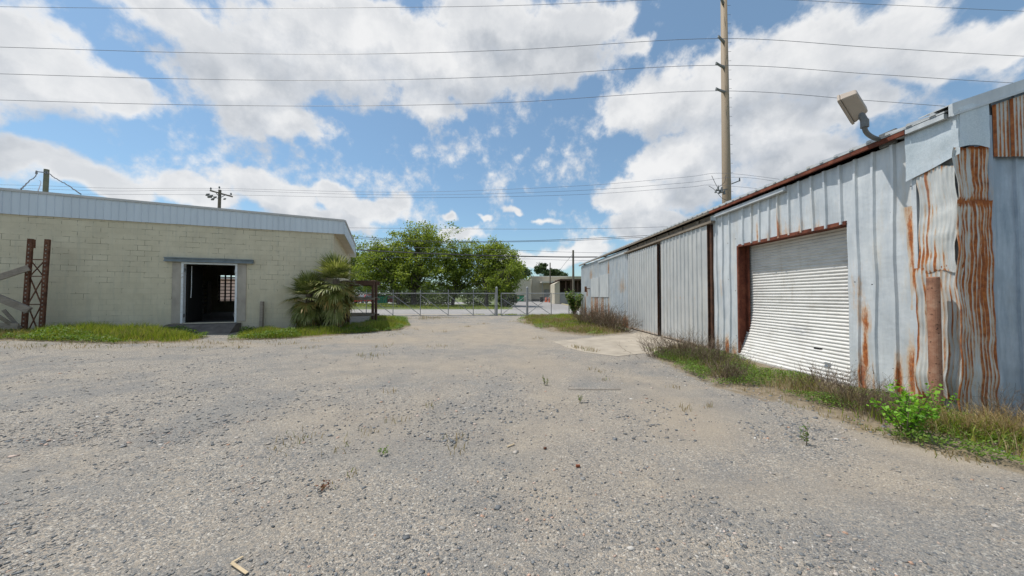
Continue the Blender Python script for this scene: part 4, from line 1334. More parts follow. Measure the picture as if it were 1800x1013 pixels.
P1 = [gnd(*q) for q in ((905, 566), (930, 573), (960, 583), (1010, 590), (1050, 591), (1112, 587))] + [Vector((XW - .05, 15.9, 0)), Vector((XW - .05, 26.1, 0))] + [gnd(960, 555.5), gnd(915, 557)]
P2 = [gnd(*q) for q in ((1128, 610), (1150, 628), (1190, 650), (1260, 682), (1330, 700), (1400, 712), (1460, 733), (1540, 768), (1640, 793), (1740, 815), (1830, 838), (1960, 880), (2300, 900))] + \
     [Vector((9.5, YC - .1, 0)), Vector((XW + .1, YC - .1, 0)), Vector((XW - .05, YC, 0)), Vector((XW - .05, 9.3, 0)), Vector((XW - .25, 10.0, 0)), Vector((XW - .9, 10.3, 0))]
P3 = [gnd(*q) for q in ((972, 601), (995, 611), (1030, 620), (1085, 627), (1095, 622), (1040, 615), (1000, 606))]
P4 = [gnd(*q) for q in ((655, 561), (760, 566), (830, 560), (745, 556.5))]
gp = np.array([(x, y) for y in ys for x in xs])
soilv = np.zeros(len(gp))
for po, amt in ((polyA, 1.0), (polyB, 1.0), (P1, .75), (P2, 1.0), (P3, .5), (P4, .35)):
    pa_ = np.array([(q[0], q[1]) for q in po])
    ins = in_poly(gp, pa_)
    ef = edge_fall(gp, po, .7)
    soilv = np.maximum(soilv, amt * np.where(ins, .5 + .5 * ef, np.clip(.5 - ef * 1.4, 0, 1)))
at = go.data.attributes.new('soil', 'FLOAT', 'POINT'); at.data.foreach_set('value', soilv)
v, f = join_np([turf([polyA, polyB], 420, (.10, .28), (.003, .007), -.1, 41.0), turf([P4], 150, (.04, .12), (.004, .008), .1, 43.0), turf([P1], 420, (.07, .20), (.005, .010), -.25, 9.0), turf([P2], 1500, (.07, .25), (.0025, .0055), -.05, 4.0), turf([P3], 900, (.05, .18), (.004, .007), -.3, 3.0)])
tag(np_obj('dry_grass', v, f, GRASS_DRY, loc=(4, 10, 0)), kind='stuff')
v, f = join_np([turf([P2], 1000, (.07, .24), (.003, .006), .12, 14.0), turf([P1], 380, (.07, .20), (.005, .009), .18, 17.0)])
tag(np_obj('green_grass', v, f, GRASS, loc=(4, 8, 0)), kind='stuff')
v, f = broad([P2], 4200, .20, (.008, .022), .14, 21.0)
v2, f2 = broad([P1], 350, .25, (.02, .045), .2, 25.0)
v, f = join_np([(v, f), (v2, f2)])
tag(np_obj('low_green_weeds', v, f, GRASS_DARK, loc=(4, 8, 0)), kind='stuff')
# the far side of the gate
RB = [Vector(q) for q in ((-1.0, 26.4, 0), (6, 26.3, 0), (20, 26.3, 0), (20, 27.5, 0), (6, 27.6, 0), (-5, 27.9, 0))]
FB = [Vector(q) for q in ((-60, 39.4, 0), (0.3, 39.0, 0), (1.0, 52, 0), (1, 56, 0), (-60, 56, 0))]
FR = [Vector(q) for q in ((9.2, 38.5, 0), (40, 38.5, 0), (40, 80, 0), (11.5, 80, 0))]
v, f = join_np([turf([RB], 350, (.06, .18), (.008, .014), -.5, 31.0, z=-.03), turf([FB, FR], 22, (.06, .16), (.02, .04), -.8, 33.0, z=-.03)])
tag(np_obj('roadside_grass', v, f, GRASS, loc=(0, 40, 0)), kind='stuff')
# sparse sprouts in the gravel
def sprouts(pxs, r, n, h, mat, name, w=(.0025, .005)):
    out = []
    for q in pxs:
        c = gnd(*q)
        p = np.column_stack([c.x + rng.normal(0, r, n), c.y + rng.normal(0, r, n), np.full(n, c.z)])
        out.append(blades(p, rng.uniform(h[0], h[1], n), rng.uniform(w[0], w[1], n), .9))
    return join_np(out)
v, f = join_np([sprouts([(1038, 650), (1060, 669), (700, 744), (640, 764), (1185, 682), (1205, 720), (1240, 715), (690, 690), (805, 790), (1055, 655), (800, 770), (760, 715)], .06, 16, (.03, .10), GRASS, 's'),
                sprouts([(515, 770), (505, 790), (590, 792), (530, 780), (600, 845)], .09, 14, (.02, .09), GRASS, 's'),
                sprouts([(360, 612), (425, 612), (510, 605), (545, 612), (672, 610), (640, 626), (655, 628), (775, 610), (850, 570), (900, 566), (820, 575), (780, 584), (945, 596)], .16, 26, (.03, .12), GRASS, 's', (.004, .008))])
sp_px = [(x + rng.uniform(-8, 8), 604 + rng.uniform(-3, 9) - (max(0, x - 420) * .085)) for x in range(-20, 730, 11)]
v2, f2 = sprouts(sp_px, .14, 12, (.03, .12), GRASS, 's', (.003, .007))
v3, f3 = sprouts([(1140 + i * 15 + rng.uniform(-8, 8), 622 + i * 5.0 + rng.uniform(-2, 10)) for i in range(40)], .06, 9, (.02, .09), GRASS, 's')
v, f = join_np([(v, f), (v2, f2), (v3, f3)])
tag(np_obj('gravel_sprouts', v, f, GRASS_DRY, loc=(0, 8, 0)), kind='stuff')


# dry brush: branching twig clumps, each clump a thing
def brush_mesh(r, h, n, seed, thin=.003):
    rg = np.random.default_rng(seed)
    vs, fs = [], []
    b = 0
    def seg(a, c, w0, w1):
        nonlocal b
        d = c - a
        s1 = np.cross(d, rg.normal(size=3)); s1 /= np.linalg.norm(s1) + 1e-9
        s2 = np.cross(d, s1); s2 /= np.linalg.norm(s2) + 1e-9
        for s_ in (s1, s2):
            vs.extend([a - s_ * w0, a + s_ * w0, c + s_ * w1, c - s_ * w1]); fs.append([b, b + 1, b + 2, b + 3]); b += 4
    for i in range(n):
        p = np.array([rg.normal(0, r * .35), rg.normal(0, r * .35), 0])
        d = np.array([p[0] / r * 1.0 + rg.normal(0, .3), p[1] / r * 1.0 + rg.normal(0, .3), 1.0]); d /= np.linalg.norm(d)
        L = h * rg.uniform(.5, 1.1)
        q = p
        for k in range(4):
            q2 = q + d * L / 4
            seg(q, q2, thin * (1 - k * .18), thin * (1 - (k + 1) * .18))
            for _ in range(2 if k > 0 else 0):
                dd = d + rg.normal(0, .55, 3); dd /= np.linalg.norm(dd)
                e = q2 + dd * L * rg.uniform(.12, .32)
                seg(q2, e, thin * .6, thin * .35)
                if rg.uniform() < .5:
                    d3 = dd + rg.normal(0, .6, 3); seg(e, e + d3 * L * .1, thin * .4, thin * .25)
            d = d + rg.normal(0, .16, 3); d /= np.linalg.norm(d)
            q = q2
    return np.array(vs), np.array(fs)


def brush(px, r, h, n, seed, label, mat=TWIG, thin=.003, name='dry_brush'):
    c = gnd(*px)
    v, f = brush_mesh(r, h, int(n * 1.8), seed, thin * 1.15)
    v = v + np.array([c.x, c.y, .0])
    tag(np_obj(name, v, f, mat, loc=(c.x, c.y, 0)), label, 'dry bush', 'dry brush along the metal shed')
brush((1058, 577), .9, .95, 110, 1, 'brown dry brush below the two covered windows of the shed', thin=.006)
brush((1085, 583), .7, .7, 80, 2, 'brown dry brush beside the farther sliding door of the shed', thin=.006)
brush((1035, 572), .9, .8, 80, 3, 'farthest brown dry brush, near the shed end by the gate', thin=.007)
brush((1152, 628), .35, .55, 46, 4, 'small dry brush clump standing apart on the edge of the concrete apron')
brush((1205, 633), .45, .62, 100, 5, 'dark dry brush in front of the nearer sliding door')
brush((1250, 646), .4, .55, 90, 6, 'dark dry brush between the nearer sliding door and the shutter')
brush((1280, 668), .35, .40, 60, 7, 'low dry brush below the bent far corner of the shutter')
brush((1440, 688), .35, .36, 50, 8, 'dry brush below the middle of the white roller shutter')
brush((1500, 716), .35, .50, 60, 9, 'dry stems in the weeds under the near shutter edge', thin=.0022)
brush((1555, 738), .25, .38, 60, 10, 'dry twiggy clump left of the leafy sapling', thin=.002)
brush((1690, 768), .22, .30, 40, 11, 'low straw coloured tangle below the rusted corrugated corner', STRAW, .002)
brush((1775, 778), .30, .30, 90, 12, 'straw coloured tangle before the blue grey gable wall', STRAW, .002)
brush((1765, 752), .28, .42, 50, 13, 'dark wiry stems against the foot of the gable wall', TWIG, .0018)


def leafy(name, px, h, r, nst, nl, size, mat, label, cat, stemmat=TWIG, seed=1, group=None, droop=.25):
    c = gnd(*px)
    rg = np.random.default_rng(seed)
    r_ = root(name, (c.x, c.y, 0), 0, label, cat, group)
    m = MB(); cs = []
    for i in range(nst):
        a = rg.uniform(0, 2 * math.pi); q = r * rg.uniform(.2, 1.0)
        tip = Vector((c.x + q * math.cos(a), c.y + q * math.sin(a), h * rg.uniform(.45, 1.0)))
        b0 = Vector((c.x + .02 * math.cos(a), c.y + .02 * math.sin(a), 0))
        mid = b0.lerp(tip, .5) + Vector((0, 0, h * .08))
        m.tube([b0, mid, tip], [.005 * h / .5, .004 * h / .5, .0018], 5, cap=False)
        for k in range(nl):
            t = rg.uniform(.25, 1.05)
            w = b0.lerp(mid, t * 2) if t < .5 else mid.lerp(tip, t * 2 - 1)
            cs.append((w.x + rg.normal(0, r * .14), w.y + rg.normal(0, r * .14), max(.02, w.z + rg.normal(0, h * .05))))
    m.build('stem', stemmat, r_)
    cs = np.array(cs)
    v, f = leaf_quads(cs, rg.uniform(size[0], size[1], len(cs)), .5, .7)
    np_obj('foliage', v, f, mat, r_)
    return r_
leafy('leafy_sapling', (1592, 768), .56, .24, 19, 36, (.012, .030), LEAF_SAP, 'bright green leafy sapling growing left of the rusty pipe', 'sapling', seed=3)
leafy('leafy_sapling', (1652, 752), .50, .12, 7, 20, (.011, .024), LEAF_SAP, 'smaller bright green sapling growing at the foot of the rusty pipe', 'sapling', seed=8)
leafy('gravel_weed', (1414, 782), .20, .05, 6, 16, (.006, .014), GRASS_DARK, 'upright green weed alone in the gravel before the shutter', 'weed', seed=4)
leafy('gravel_weed', (960, 678), .18, .07, 6, 8, (.008, .018), LEAF_VINE, 'small spindly weed alone in the middle of the gravel', 'weed', seed=5)
leafy('gravel_weed', (672, 800), .08, .06, 6, 10, (.006, .013), GRASS_DARK, 'low green sprig in the stony gravel near the centre', 'weed', seed=6)
leafy('gravel_weed', (572, 862), .07, .06, 7, 9, (.005, .011), mat_leaf('reddish_leaf', [(0.16, .05, .04), (.24, .09, .06), (.2, .14, .06)], .2), 'small reddish withered weed in the near gravel', 'weed', seed=7)
leafy('gravel_weed', (1018, 708), .12, .06, 6, 10, (.006, .014), LEAF_VINE, 'low olive weed just in front of the thin rod', 'weed', seed=9)
leafy('vine_bush', (1010, 556), 2.0, .62, 20, 85, (.05, .10), LEAF_VINE, 'tall vine covered bush at the shed end by the gate', 'bush', seed=12)

# debris
def debris(name, fn, mat, label, cat, bev=.003):
    m = MB(); fn(m)
    tag(m.build(name, mat, bevel=bev), label, cat)
c = gnd(1016, 822); debris('brick_fragment', lambda m: m.beam((c.x - .018, c.y, .014), (c.x + .018, c.y + .006, .012), .018, .02), BRICKRED, 'red brown brick fragment lying in the near gravel', 'brick')
c2 = gnd(958, 790); debris('bark_chip', lambda m: m.beam((c2.x - .01, c2.y - .01, .014), (c2.x + .012, c2.y + .012, .010), .02, .016), RUST, 'small rust brown chip lying left of the brick fragment', 'chip')
c3 = gnd(1045, 686); debris('thin_rod', lambda m: m.tube([(c3.x - .42, c3.y + .01, .016), (c3.x, c3.y - .012, .015), (c3.x + .42, c3.y, .016)], .007, 6), WOODGREY, 'thin brown rod lying flat across the gravel', 'rod', 0)
q1, q2, q3 = gnd(427, 982), gnd(407, 994), gnd(434, 1012)
debris('bent_strip', lambda m: (m.beam((q1.x, q1.y, .012), (q2.x, q2.y, .014), .014, .004), m.beam((q2.x, q2.y, .014), (q3.x, q3.y, .012), .016, .004)), TANSTRIP, 'bent tan strip lying in the gravel at the bottom edge', 'strip', 0)
c4 = gnd(253, 592); debris('paper_scrap', lambda m: m.add([(c4.x - .16, c4.y, .06), (c4.x + .14, c4.y - .05, .03), (c4.x + .2, c4.y + .12, .09), (c4.x - .1, c4.y + .14, .10), (c4.x - .15, c4.y, .05), (c4.x + .14, c4.y - .05, .02), (c4.x + .2, c4.y + .12, .08), (c4.x - .1, c4.y + .14, .09)],
                                                                 [(0, 1, 2, 3), (7, 6, 5, 4), (0, 4, 5, 1), (1, 5, 6, 2), (2, 6, 7, 3), (3, 7, 4, 0)]), PAPER, 'crumpled white scrap lying in the grass left of the ramp', 'litter', 0)
c5 = gnd(898, 785); debris('pale_stick', lambda m: m.beam((c5.x - .035, c5.y - .03, .012), (c5.x + .035, c5.y + .03, .012), .014, .006), TANSTRIP, 'short pale stick lying in the gravel left of the rust chip', 'stick', 0)


# ------------------------------------------------------------------ cabbage palm by the warehouse corner
def frond_np(origin, az, el, plen, flen, nleaf, sag, rg):
    """fan leaf on an arching stalk -> (verts, quads)"""
    out_v, out_f = [], []
    d = np.array([math.cos(az) * math.cos(el), math.sin(az) * math.cos(el), math.sin(el)])
    pts = [np.array(origin)]
    for k in range(5):
        d = d + np.array([0, 0, -sag * .22]); d /= np.linalg.norm(d)
        pts.append(pts[-1] + d * plen / 5)
    side = np.cross(d, [0, 0, 1.0]); side /= np.linalg.norm(side) + 1e-9
    nrm = np.cross(side, d)
    b = 0
    for k in range(5):
        w = .011 - .001 * k
        out_v += [pts[k] - side * w, pts[k] + side * w, pts[k + 1] + side * w * .9, pts[k + 1] - side * w * .9]; out_f.append([b, b + 1, b + 2, b + 3]); b += 4
    o = pts[-1]
    for i in range(nleaf):
        a = (i / (nleaf - 1) - .5) * R(225)
        dd = d * math.cos(a) + side * math.sin(a) + nrm * (.18 * abs(math.sin(a)) + rg.normal(0, .05))
        dd /= np.linalg.norm(dd)
        L = flen * (1 - .28 * abs(a) / R(112)) * rg.uniform(.85, 1.1)
        wd = np.cross(dd, nrm); wd /= np.linalg.norm(wd) + 1e-9
        p = o; dr = sag * rg.uniform(.5, 1.3)
        w0 = .010
        for k, (w1, fr_) in enumerate(((.029, .35), (.023, .35), (.003, .3))):
            p2 = p + dd * L * fr_
            out_v += [p - wd * w0, p + wd * w0, p2 + wd * w1, p2 - wd * w1]; out_f.append([b, b + 1, b + 2, b + 3]); b += 4
            p = p2; w0 = w1
            dd = dd + np.array([0, 0, -dr * (.35 + .45 * k)]); dd /= np.linalg.norm(dd)
    return np.array(out_v), np.array(out_f)


def palm(px, hgt, lean, n_live, n_dead, seed, label, plen, flen):
    c = gnd(*px)
    rg = np.random.default_rng(seed)
    r_ = root('cabbage_palm', (c.x, c.y, 0), 0, label, 'palm', 'palms at the warehouse corner')
    top = Vector((c.x + lean, c.y, hgt))
    MB().tube([(c.x, c.y, -.1), (c.x + lean * .5, c.y, hgt * .5), top], [.20, .17, .13], 12).build('trunk', TRUNKPALM, r_, smooth=True)
    for i in range(n_live):
        t = i / max(1, n_live - 1)
        el = R(86 - 112 * t + rg.uniform(-10, 10)); az = i * 2.39996 + rg.uniform(-.3, .3)
        sag = .06 + 1.25 * t ** 1.3
        v, f = frond_np((top.x, top.y, top.z - .55 * t), az, el, plen * (.8 + .35 * t) * rg.uniform(.85, 1.1), flen * rg.uniform(.85, 1.1), 26, sag, rg)
        np_obj('frond', v, f, FROND_Y if (t > .5 and rg.uniform() < .5) else FROND, r_)
    for i in range(n_dead):
        az = i * 2.39996 + 1
        el = R(-20 - rg.uniform(0, 50))
        v, f = frond_np((top.x, top.y, top.z - .15 - rg.uniform(0, hgt * .5)), az, el, plen * rg.uniform(.5, .9), flen * .85, 20, .9, rg)
        o = np_obj('frond', v, f, (FROND_D, FROND_Y, FROND)[int(rg.choice(3, p=[.34, .33, .33]))], r_)
palm((590, 582), 2.2, .0, 46, 46, 5, 'taller fan palm with drooping yellowing skirt at the warehouse corner', .58, .78)
palm((545, 582), 1.6, -.05, 38, 38, 11, 'lower fan palm left of the taller palm against the block wall', .50, .70)

# ------------------------------------------------------------------ broadleaf trees across the road
def tree(px_base, Y, blobs, label, seed, leafmat, nleaf=9000, size=(.08, .175), trunk_r=.28, lean=(0, 0), forks=6, name='broadleaf_tree', group='trees across the road', cat='tree'):
    """blobs: (px x, px y, px radius x, px radius y) crown lobes as seen in the photograph, at distance Y"""
    rg = np.random.default_rng(seed)
    b = atY(px_base, 537, Y); b.z = -.05
    r_ = root(name, (b.x, b.y, 0), 0, label, cat, group)
    m = MB()
    pc = []
    for (x, y, rx, ry) in blobs:
        c = atY(x, y, Y); k = Y / FPX
        pc.append((np.array(c) + np.array([0, rg.normal(0, .8), 0]), np.array([rx * k, (rx + ry) * .5 * k * rg.uniform(.9, 1.2), ry * k])))
    zc = np.mean([p[0][2] for p in pc])
    fork = Vector((b.x + lean[0], b.y + lean[1], max(1.4, zc * .28)))
    m.tube([b, b.lerp(fork, .5) + Vector((rg.normal(0, .08), 0, 0)), fork], [trunk_r * 1.25, trunk_r, trunk_r * .85], 10, cap=False)
    cs = []
    tot = sum(np.prod(p[1]) ** (2 / 3) for p in pc)
    for c, rr in pc:
        # limbs reach into each lobe
        for _ in range(forks):
            e = Vector(c + rg.normal(0, .42, 3) * rr)
            mid = fork.lerp(e, .5) + Vector((rg.normal(0, .3), rg.normal(0, .3), .35))
            m.tube([fork + Vector((rg.normal(0, .08), rg.normal(0, .08), -.1)), fork.lerp(mid, .5), mid, e], [trunk_r * .5, trunk_r * .4, trunk_r * .24, .02], 6, cap=False)
            for _k in range(3):
                s_ = mid.lerp(e, rg.uniform(0, 1)); t_ = s_ + Vector(rg.normal(0, .5, 3)) * float(rr.mean()) * .6
                m.tube([s_, t_], [trunk_r * .16, .012], 5, cap=False)
        n = int(1.35 * nleaf * (np.prod(rr) ** (2 / 3)) / tot)
        ncl = max(12, n // 62)
        u = rg.normal(size=(ncl, 3)); u /= np.linalg.norm(u, axis=1, keepdims=True)
        rad = rg.uniform(.15, 1.1, ncl) ** .6
        cl = c + u * rad[:, None] * rr * (1 + .14 * rg.normal(size=(ncl, 1)))
        which = rg.integers(0, ncl, n)
        sp_ = rg.uniform(.25, .62, ncl)
        q = cl[which] + rg.normal(size=(n, 3)) * sp_[which][:, None] * np.array([1, 1, .62])
        cs.append(q)
    cs = np.concatenate(cs)
    cs = cs[cs[:, 2] > .5]
    m.build('trunk', BARK, r_, smooth=True)
    v, f = leaf_quads(cs, rg.uniform(size[0], size[1], len(cs)), .15, .62)
    np_obj('crown', v, f, leafmat, r_)
    return r_

tree(728, 50, [(742, 428, 46, 32), (720, 455, 52, 32), (768, 452, 40, 34), (735, 485, 62, 30), (700, 470, 36, 34), (752, 412, 38, 20), (718, 428, 34, 24)], 'broadest and tallest green tree, its crown topping the row across the road', 3, LEAF_A, 17000, trunk_r=.42, forks=5)
tree(795, 52, [(800, 462, 36, 32), (822, 448, 26, 24), (790, 492, 46, 28), (826, 482, 30, 30)], 'rounded green tree between the tallest tree and the right hand one', 7, LEAF_B, 11000, trunk_r=.24, lean=(.4, 0))
tree(855, 49, [(872, 440, 26, 24), (884, 462, 30, 32), (855, 466, 28, 30), (868, 495, 46, 24), (903, 475, 14, 26), (846, 440, 18, 18)], 'green tree with ragged top at the right end of the row', 13, LEAF_A, 12500, trunk_r=.26)
tree(888, 47, [(893, 488, 22, 26), (878, 500, 24, 20), (906, 470, 12, 18)], 'slim low crowned tree in front of the right end tree', 17, LEAF_B, 4500, trunk_r=.22)
tree(700, 48, [(672, 462, 34, 34), (690, 486, 34, 26), (650, 480, 34, 30), (662, 440, 20, 16)], 'green tree left of the tallest one, with a thin trunk', 23, LEAF_B, 10500, trunk_r=.20)
tree(610, 58, [(625, 445, 34, 30), (600, 462, 40, 40), (640, 472, 34, 34), (575, 460, 36, 38), (620, 490, 40, 22)], 'dark green tree rising behind the warehouse corner', 29, LEAF_B, 11000, trunk_r=.26)
# shrubs under the trees
for i, (px, Y, rx, rz, lb) in enumerate(((722, 52, 30, 11, 'dark low shrub round the trunk of the tallest tree'), (840, 56, 30, 13, 'rounded shrub mass between the right hand trunks'), (772, 58, 26, 11, 'shrub behind the thin trunk in the middle of the row'),
                                         (698, 72, 14, 8, 'low hedge shrub behind the parked maroon car'), (892, 53, 18, 13, 'leafy shrub at the corner of the driveway'))):
    k = Y / FPX
    c = atY(px, 528, Y)
    r_ = root('roadside_shrub', (c.x, c.y, 0), 0, lb, 'shrub', 'shrubs under the trees')
    n = 2200
    u = rand_unit(n) * (rng.uniform(.2, 1, (n, 1)) ** .4) * np.array([rx * k, rx * k * .7, rz * k * 1.3])
    cs = u + np.array([c.x, c.y, rz * k * .9]); cs = cs[cs[:, 2] > .02]
    v, f = leaf_quads(cs, rng.uniform(.08, .18, len(cs)), .2, .6)
    np_obj('foliage', v, f, LEAF_SHRUB, r_)
    m = MB()
    for q in range(5):
        m.tube([(c.x, c.y, -.05), (c.x + random.uniform(-1, 1) * rx * k * .5, c.y + random.uniform(-.5, .5), rz * k)], [.05, .015], 5, cap=False)
    m.build('stem', BARK, r_)

# far trees on the skyline right of the row
def far_tree(px, py, rx, ry, Y, label, seed, n=1800, g='far skyline trees', blobs=3):
    rg = np.random.default_rng(seed)
    tree(px, Y, [(px + rg.uniform(-.5, .5) * rx, py + rg.uniform(-.55, .55) * ry, rx * rg.uniform(.45, .75), ry * rg.uniform(.35, .55)) for _ in range(blobs)] + [(px, py, rx * .55, ry * .6)], label, seed, LEAF_PINE, n, (.18, .42), .3, forks=2, name='far_tree', group=g)
far_tree(951, 473, 14, 15, 135, 'tall dark pine on the skyline above the cream warehouse', 41, 2600)
far_tree(974, 479, 19, 11, 140, 'wide dark pine on the skyline right of the tall one', 42, 2600)
far_tree(989, 486, 9, 6, 150, 'low dark treetop at the right end of the skyline pines', 43, 1500)
far_tree(921, 478, 9, 12, 90, 'brownish green treetop behind the low cream wall', 44, 1600)
# a distant wood closes the horizon
n = 26000
ax = rng.uniform(-420, 420, n); ay = rng.uniform(235, 262, n)
tz = 8.5 + 3.5 * np.array([noise.noise(Vector((a * .03, 0, 0))) + .5 * noise.noise(Vector((a * .11, 3, 0))) for a in ax])
az_ = rng.uniform(0, 1, n) ** .7 * tz
v, f = leaf_quads(np.column_stack([ax, ay, az_]), rng.uniform(.6, 1.5, n), .2, .7)
tag(np_obj('distant_wood', v, f, LEAF_PINE, loc=(0, 250, 0)), kind='stuff')

# ------------------------------------------------------------------ gate line
GY = 25.6
gx = lambda px: atY(px, 530, GY).x
ZT, ZB = atY(800, 516, GY).z, atY(800, 556, GY).z
def chain(m, x0, x1, z0, z1, y, step=.11, r=.0021):
    h = z1 - z0
    k = x0 - h
    while k < x1:
        for sgn in (1, -1):
            a, b = (k, z0), (k + h, z1)
            if sgn < 0: a, b = (k, z1), (k + h, z0)
            t0 = max(0, (x0 - a[0]) / h); t1 = min(1, (x1 - a[0]) / h)
            if t1 > t0 + .02:
                m.tube([(a[0] + h * t0, y + .004 * sgn, a[1] + (b[1] - a[1]) * t0), (a[0] + h * t1, y + .004 * sgn, a[1] + (b[1] - a[1]) * t1)], r, 3, cap=False)
        k += step
def gate(name, pxs, label, cat, diag, top_ext):
    xs_ = [gx(p) for p in pxs]
    r_ = root(name, ((xs_[0] + xs_[-1]) / 2, GY, 0), 0, label, cat)
    MB().tube([(xs_[0], GY, ZT), (xs_[-1], GY, ZT)], .033, 10).build('top_rail', GATEGREY, r_)
    MB().tube([(xs_[0], GY, ZB + .04), (xs_[-1], GY, ZB + .04)], .033, 10).build('bottom_rail', GATEGREY, r_)
    for x in xs_:
        MB().tube([(x, GY - .002, ZB + .0), (x, GY - .002, ZT + (top_ext if xs_[0] < x < xs_[-1] else .05))], .028, 8).build('stile', GATEGREY, r_)
    for i in range(len(xs_) - 1):
        a, b = xs_[i], xs_[i + 1]
        if diag == 'down':
            MB().tube([(a, GY + .035, ZT - .12), (b, GY + .035, ZB + .08)], .024, 6).build('brace', GATEGREY, r_)
        elif diag == 'x':
            MB().tube([(a, GY + .035, ZB + .1), (b, GY + .035, ZT - .15)], .022, 6).build('brace', GATEGREY, r_)
            MB().tube([(a, GY - .04, ZT - .35), (b, GY - .04, ZB + .1)], .022, 6).build('brace', GATEGREY, r_)
    m = MB(); chain(m, xs_[0], xs_[-1], ZB + .04, ZT, GY + .055)
    m.build('chain_mesh', CHAIN, r_)
    if top_ext > .1:
        m = MB()
        for dz in (.12, .24):
            for i in range(len(xs_) - 1):
                m.tube([(xs_[i], GY, ZT + dz), ((xs_[i] + xs_[i + 1]) / 2, GY, ZT + dz - .02), (xs_[i + 1], GY, ZT + dz)], .006, 4)
        m.build('barbed_wire', CHAIN, r_)
    return r_
gate('sliding_gate', [560, 598, 644, 691, 739, 788, 832, 870], 'long grey chain link gate with slanting braces closing the yard', 'gate', 'down', .28)
gate('gate_leaf', [881, 926, 969], 'narrower chain link gate leaf with crossed braces beside the driveway', 'gate', 'x', .0)
for px, lb in ((873, 'thick grey gate post between the long gate and the narrower leaf'), (926.5, 'thick grey gate post in the middle of the cross braced leaf')):
    x = gx(px)
    m = MB(); m.tube([(x, GY - .14, -.1), (x, GY - .14, ZT + .42)], .085, 14, cap=False); m.tube([(x, GY - .14, ZT + .42), (x, GY - .14, ZT + .45), (x, GY - .14, ZT + .5)], [.09, .08, .02], 14)
    tag(m.build('gate_post', GATEGREY), lb, 'gate post', 'thick posts of the gate')
# fence continuing right to the shed
xs_ = [gx(971), gx(1000), gx(1021)]
fr_ = root('chain_link_fence', (xs_[1], GY, 0), 0, 'short chain link fence between the gate leaf and the shed', 'fence')
MB().tube([(xs_[0], GY + .0, ZT - .02), (xs_[-1], GY + .0, ZT - .02)], .025, 8).build('top_rail', GATEGREY, fr_)
for x in xs_[1:]:
    MB().tube([(x, GY, -.05), (x, GY, ZT)], .03, 8).build('fence_post', GATEGREY, fr_)
m = MB(); chain(m, xs_[0], xs_[-1], .04, ZT - .02, GY + .04)
m.build('chain_mesh', CHAIN, fr_)

# ------------------------------------------------------------------ background buildings and vehicles
BY = 95.0
def bx_px(px0, px1, Y): return atY(px0, 520, Y).x, atY(px1, 520, Y).x
x0, x1 = bx_px(934, 1080, BY)
ht = atY(980, 487.5, BY).z
cw = root('cream_warehouse', ((x0 + x1) / 2, BY, 0), 0, 'cream ribbed metal warehouse at the end of the driveway', 'warehouse')
m = MB(); m.bx(x0, x1, BY, BY + 30, -.1, ht)
k = x0 + .3
while k < x1:
    m.bx(k, k + .12, BY - .05, BY, .6, ht - .35); k += .9
m.build('wall', CREAM, cw)
MB().bx(x0 - .2, x1 + .2, BY - .25, BY + 30.2, ht + .002, ht + .28).build('roof_trim', CREAM_PALE, cw)
MB().bx(x0, x1, BY - .06, BY - .003, -.05, .55).build('base_band', CONC_SILL, cw)
a, b = bx_px(952, 1000, BY - 4)
cp = MB(); cp.bx(a, b, BY - 4, BY - .26, atY(960, 497, BY - 4).z, atY(960, 495, BY - 4).z)
cpo = cp.build('canopy', CREAM_PALE, cw)
m = MB()
for q in (a + .15, (a + b) / 2):
    m.bx(q, q + .15, BY - 3.9, BY - 3.75, -.05, atY(960, 497, BY - 4).z - .003)
m.build_each('canopy_post', GREYPANEL, cpo)
MB().bx(a + 1.0, a + 4.5, BY - .09, BY - .062, 0, 3.2).build('loading_door', GREYPANEL, cw)
MB().bx(x0 + 18, x0 + 19, BY - .1, BY - .06, 2.6, 3.4).build('wall_vent', GREYPANEL, cw)
# low cream wall with two storage buildings
LY = 88.0
x0, x1 = bx_px(880, 933.5, LY)
lb_ = root('low_building', ((x0 + x1) / 2, LY, 0), 0, 'low cream flat roofed building left of the cream warehouse', 'building')
zt = atY(915, 493, LY).z
MB().bx(x0, x1, LY, LY + 8, -.1, zt).build('wall', CREAM, lb_)
MB().bx(x0 - .1, x1, LY - .15, LY + 8.1, zt + .002, zt + .2).build('roof_trim', CREAM_PALE, lb_)
a, b = bx_px(909, 921, LY + 3)
MB().bx(a, b, LY + 3, LY + 6, zt + .2, atY(915, 489, LY + 3).z).build('roof_unit', WHITEP, lb_)
# shelter with brown roof on the right
SY = 62.0
x0, x1 = bx_px(974, 1060, SY)
sb = root('open_shelter', ((x0 + x1) / 2, SY, 0), 0, 'brown roofed shelter with cream end wall beside the driveway', 'shelter')
zt = atY(985, 493, SY).z; zl = atY(985, 499, SY).z
xa, xb_ = bx_px(975, 984, SY)
m = MB(); m.add([(xa, SY, -.1), (xb_, SY, -.1), (xb_, SY, zt - .1), (xa, SY, zl), (xa, SY + 6, -.1), (xb_, SY + 6, -.1), (xb_, SY + 6, zt - .1), (xa, SY + 6, zl)],
                [(0, 1, 2, 3), (7, 6, 5, 4), (0, 4, 5, 1), (1, 5, 6, 2), (2, 6, 7, 3), (3, 7, 4, 0)])
m.build('end_wall', CREAM, sb)
m = MB(); m.beam((xa - 1.0, SY - .2, zl - .1), (xb_ + .1, SY - .2, zt + .05), .3, .22); m.bx(xb_, x1, SY - .35, SY + 6.2, zt - .02, zt + .24); 
m.build('roof', BROWNROOF, sb)
m = MB()
k = xb_ + .05
zf = atY(990, 514, SY).z
while k < x1:
    m.bx(k, k + .22, SY, SY + .06, 0, zf); m.bx(k + .222, k + .25, SY + .02, SY + .05, 0, zf); k += .25
m.build('panel_fence', GREYPANEL, sb)
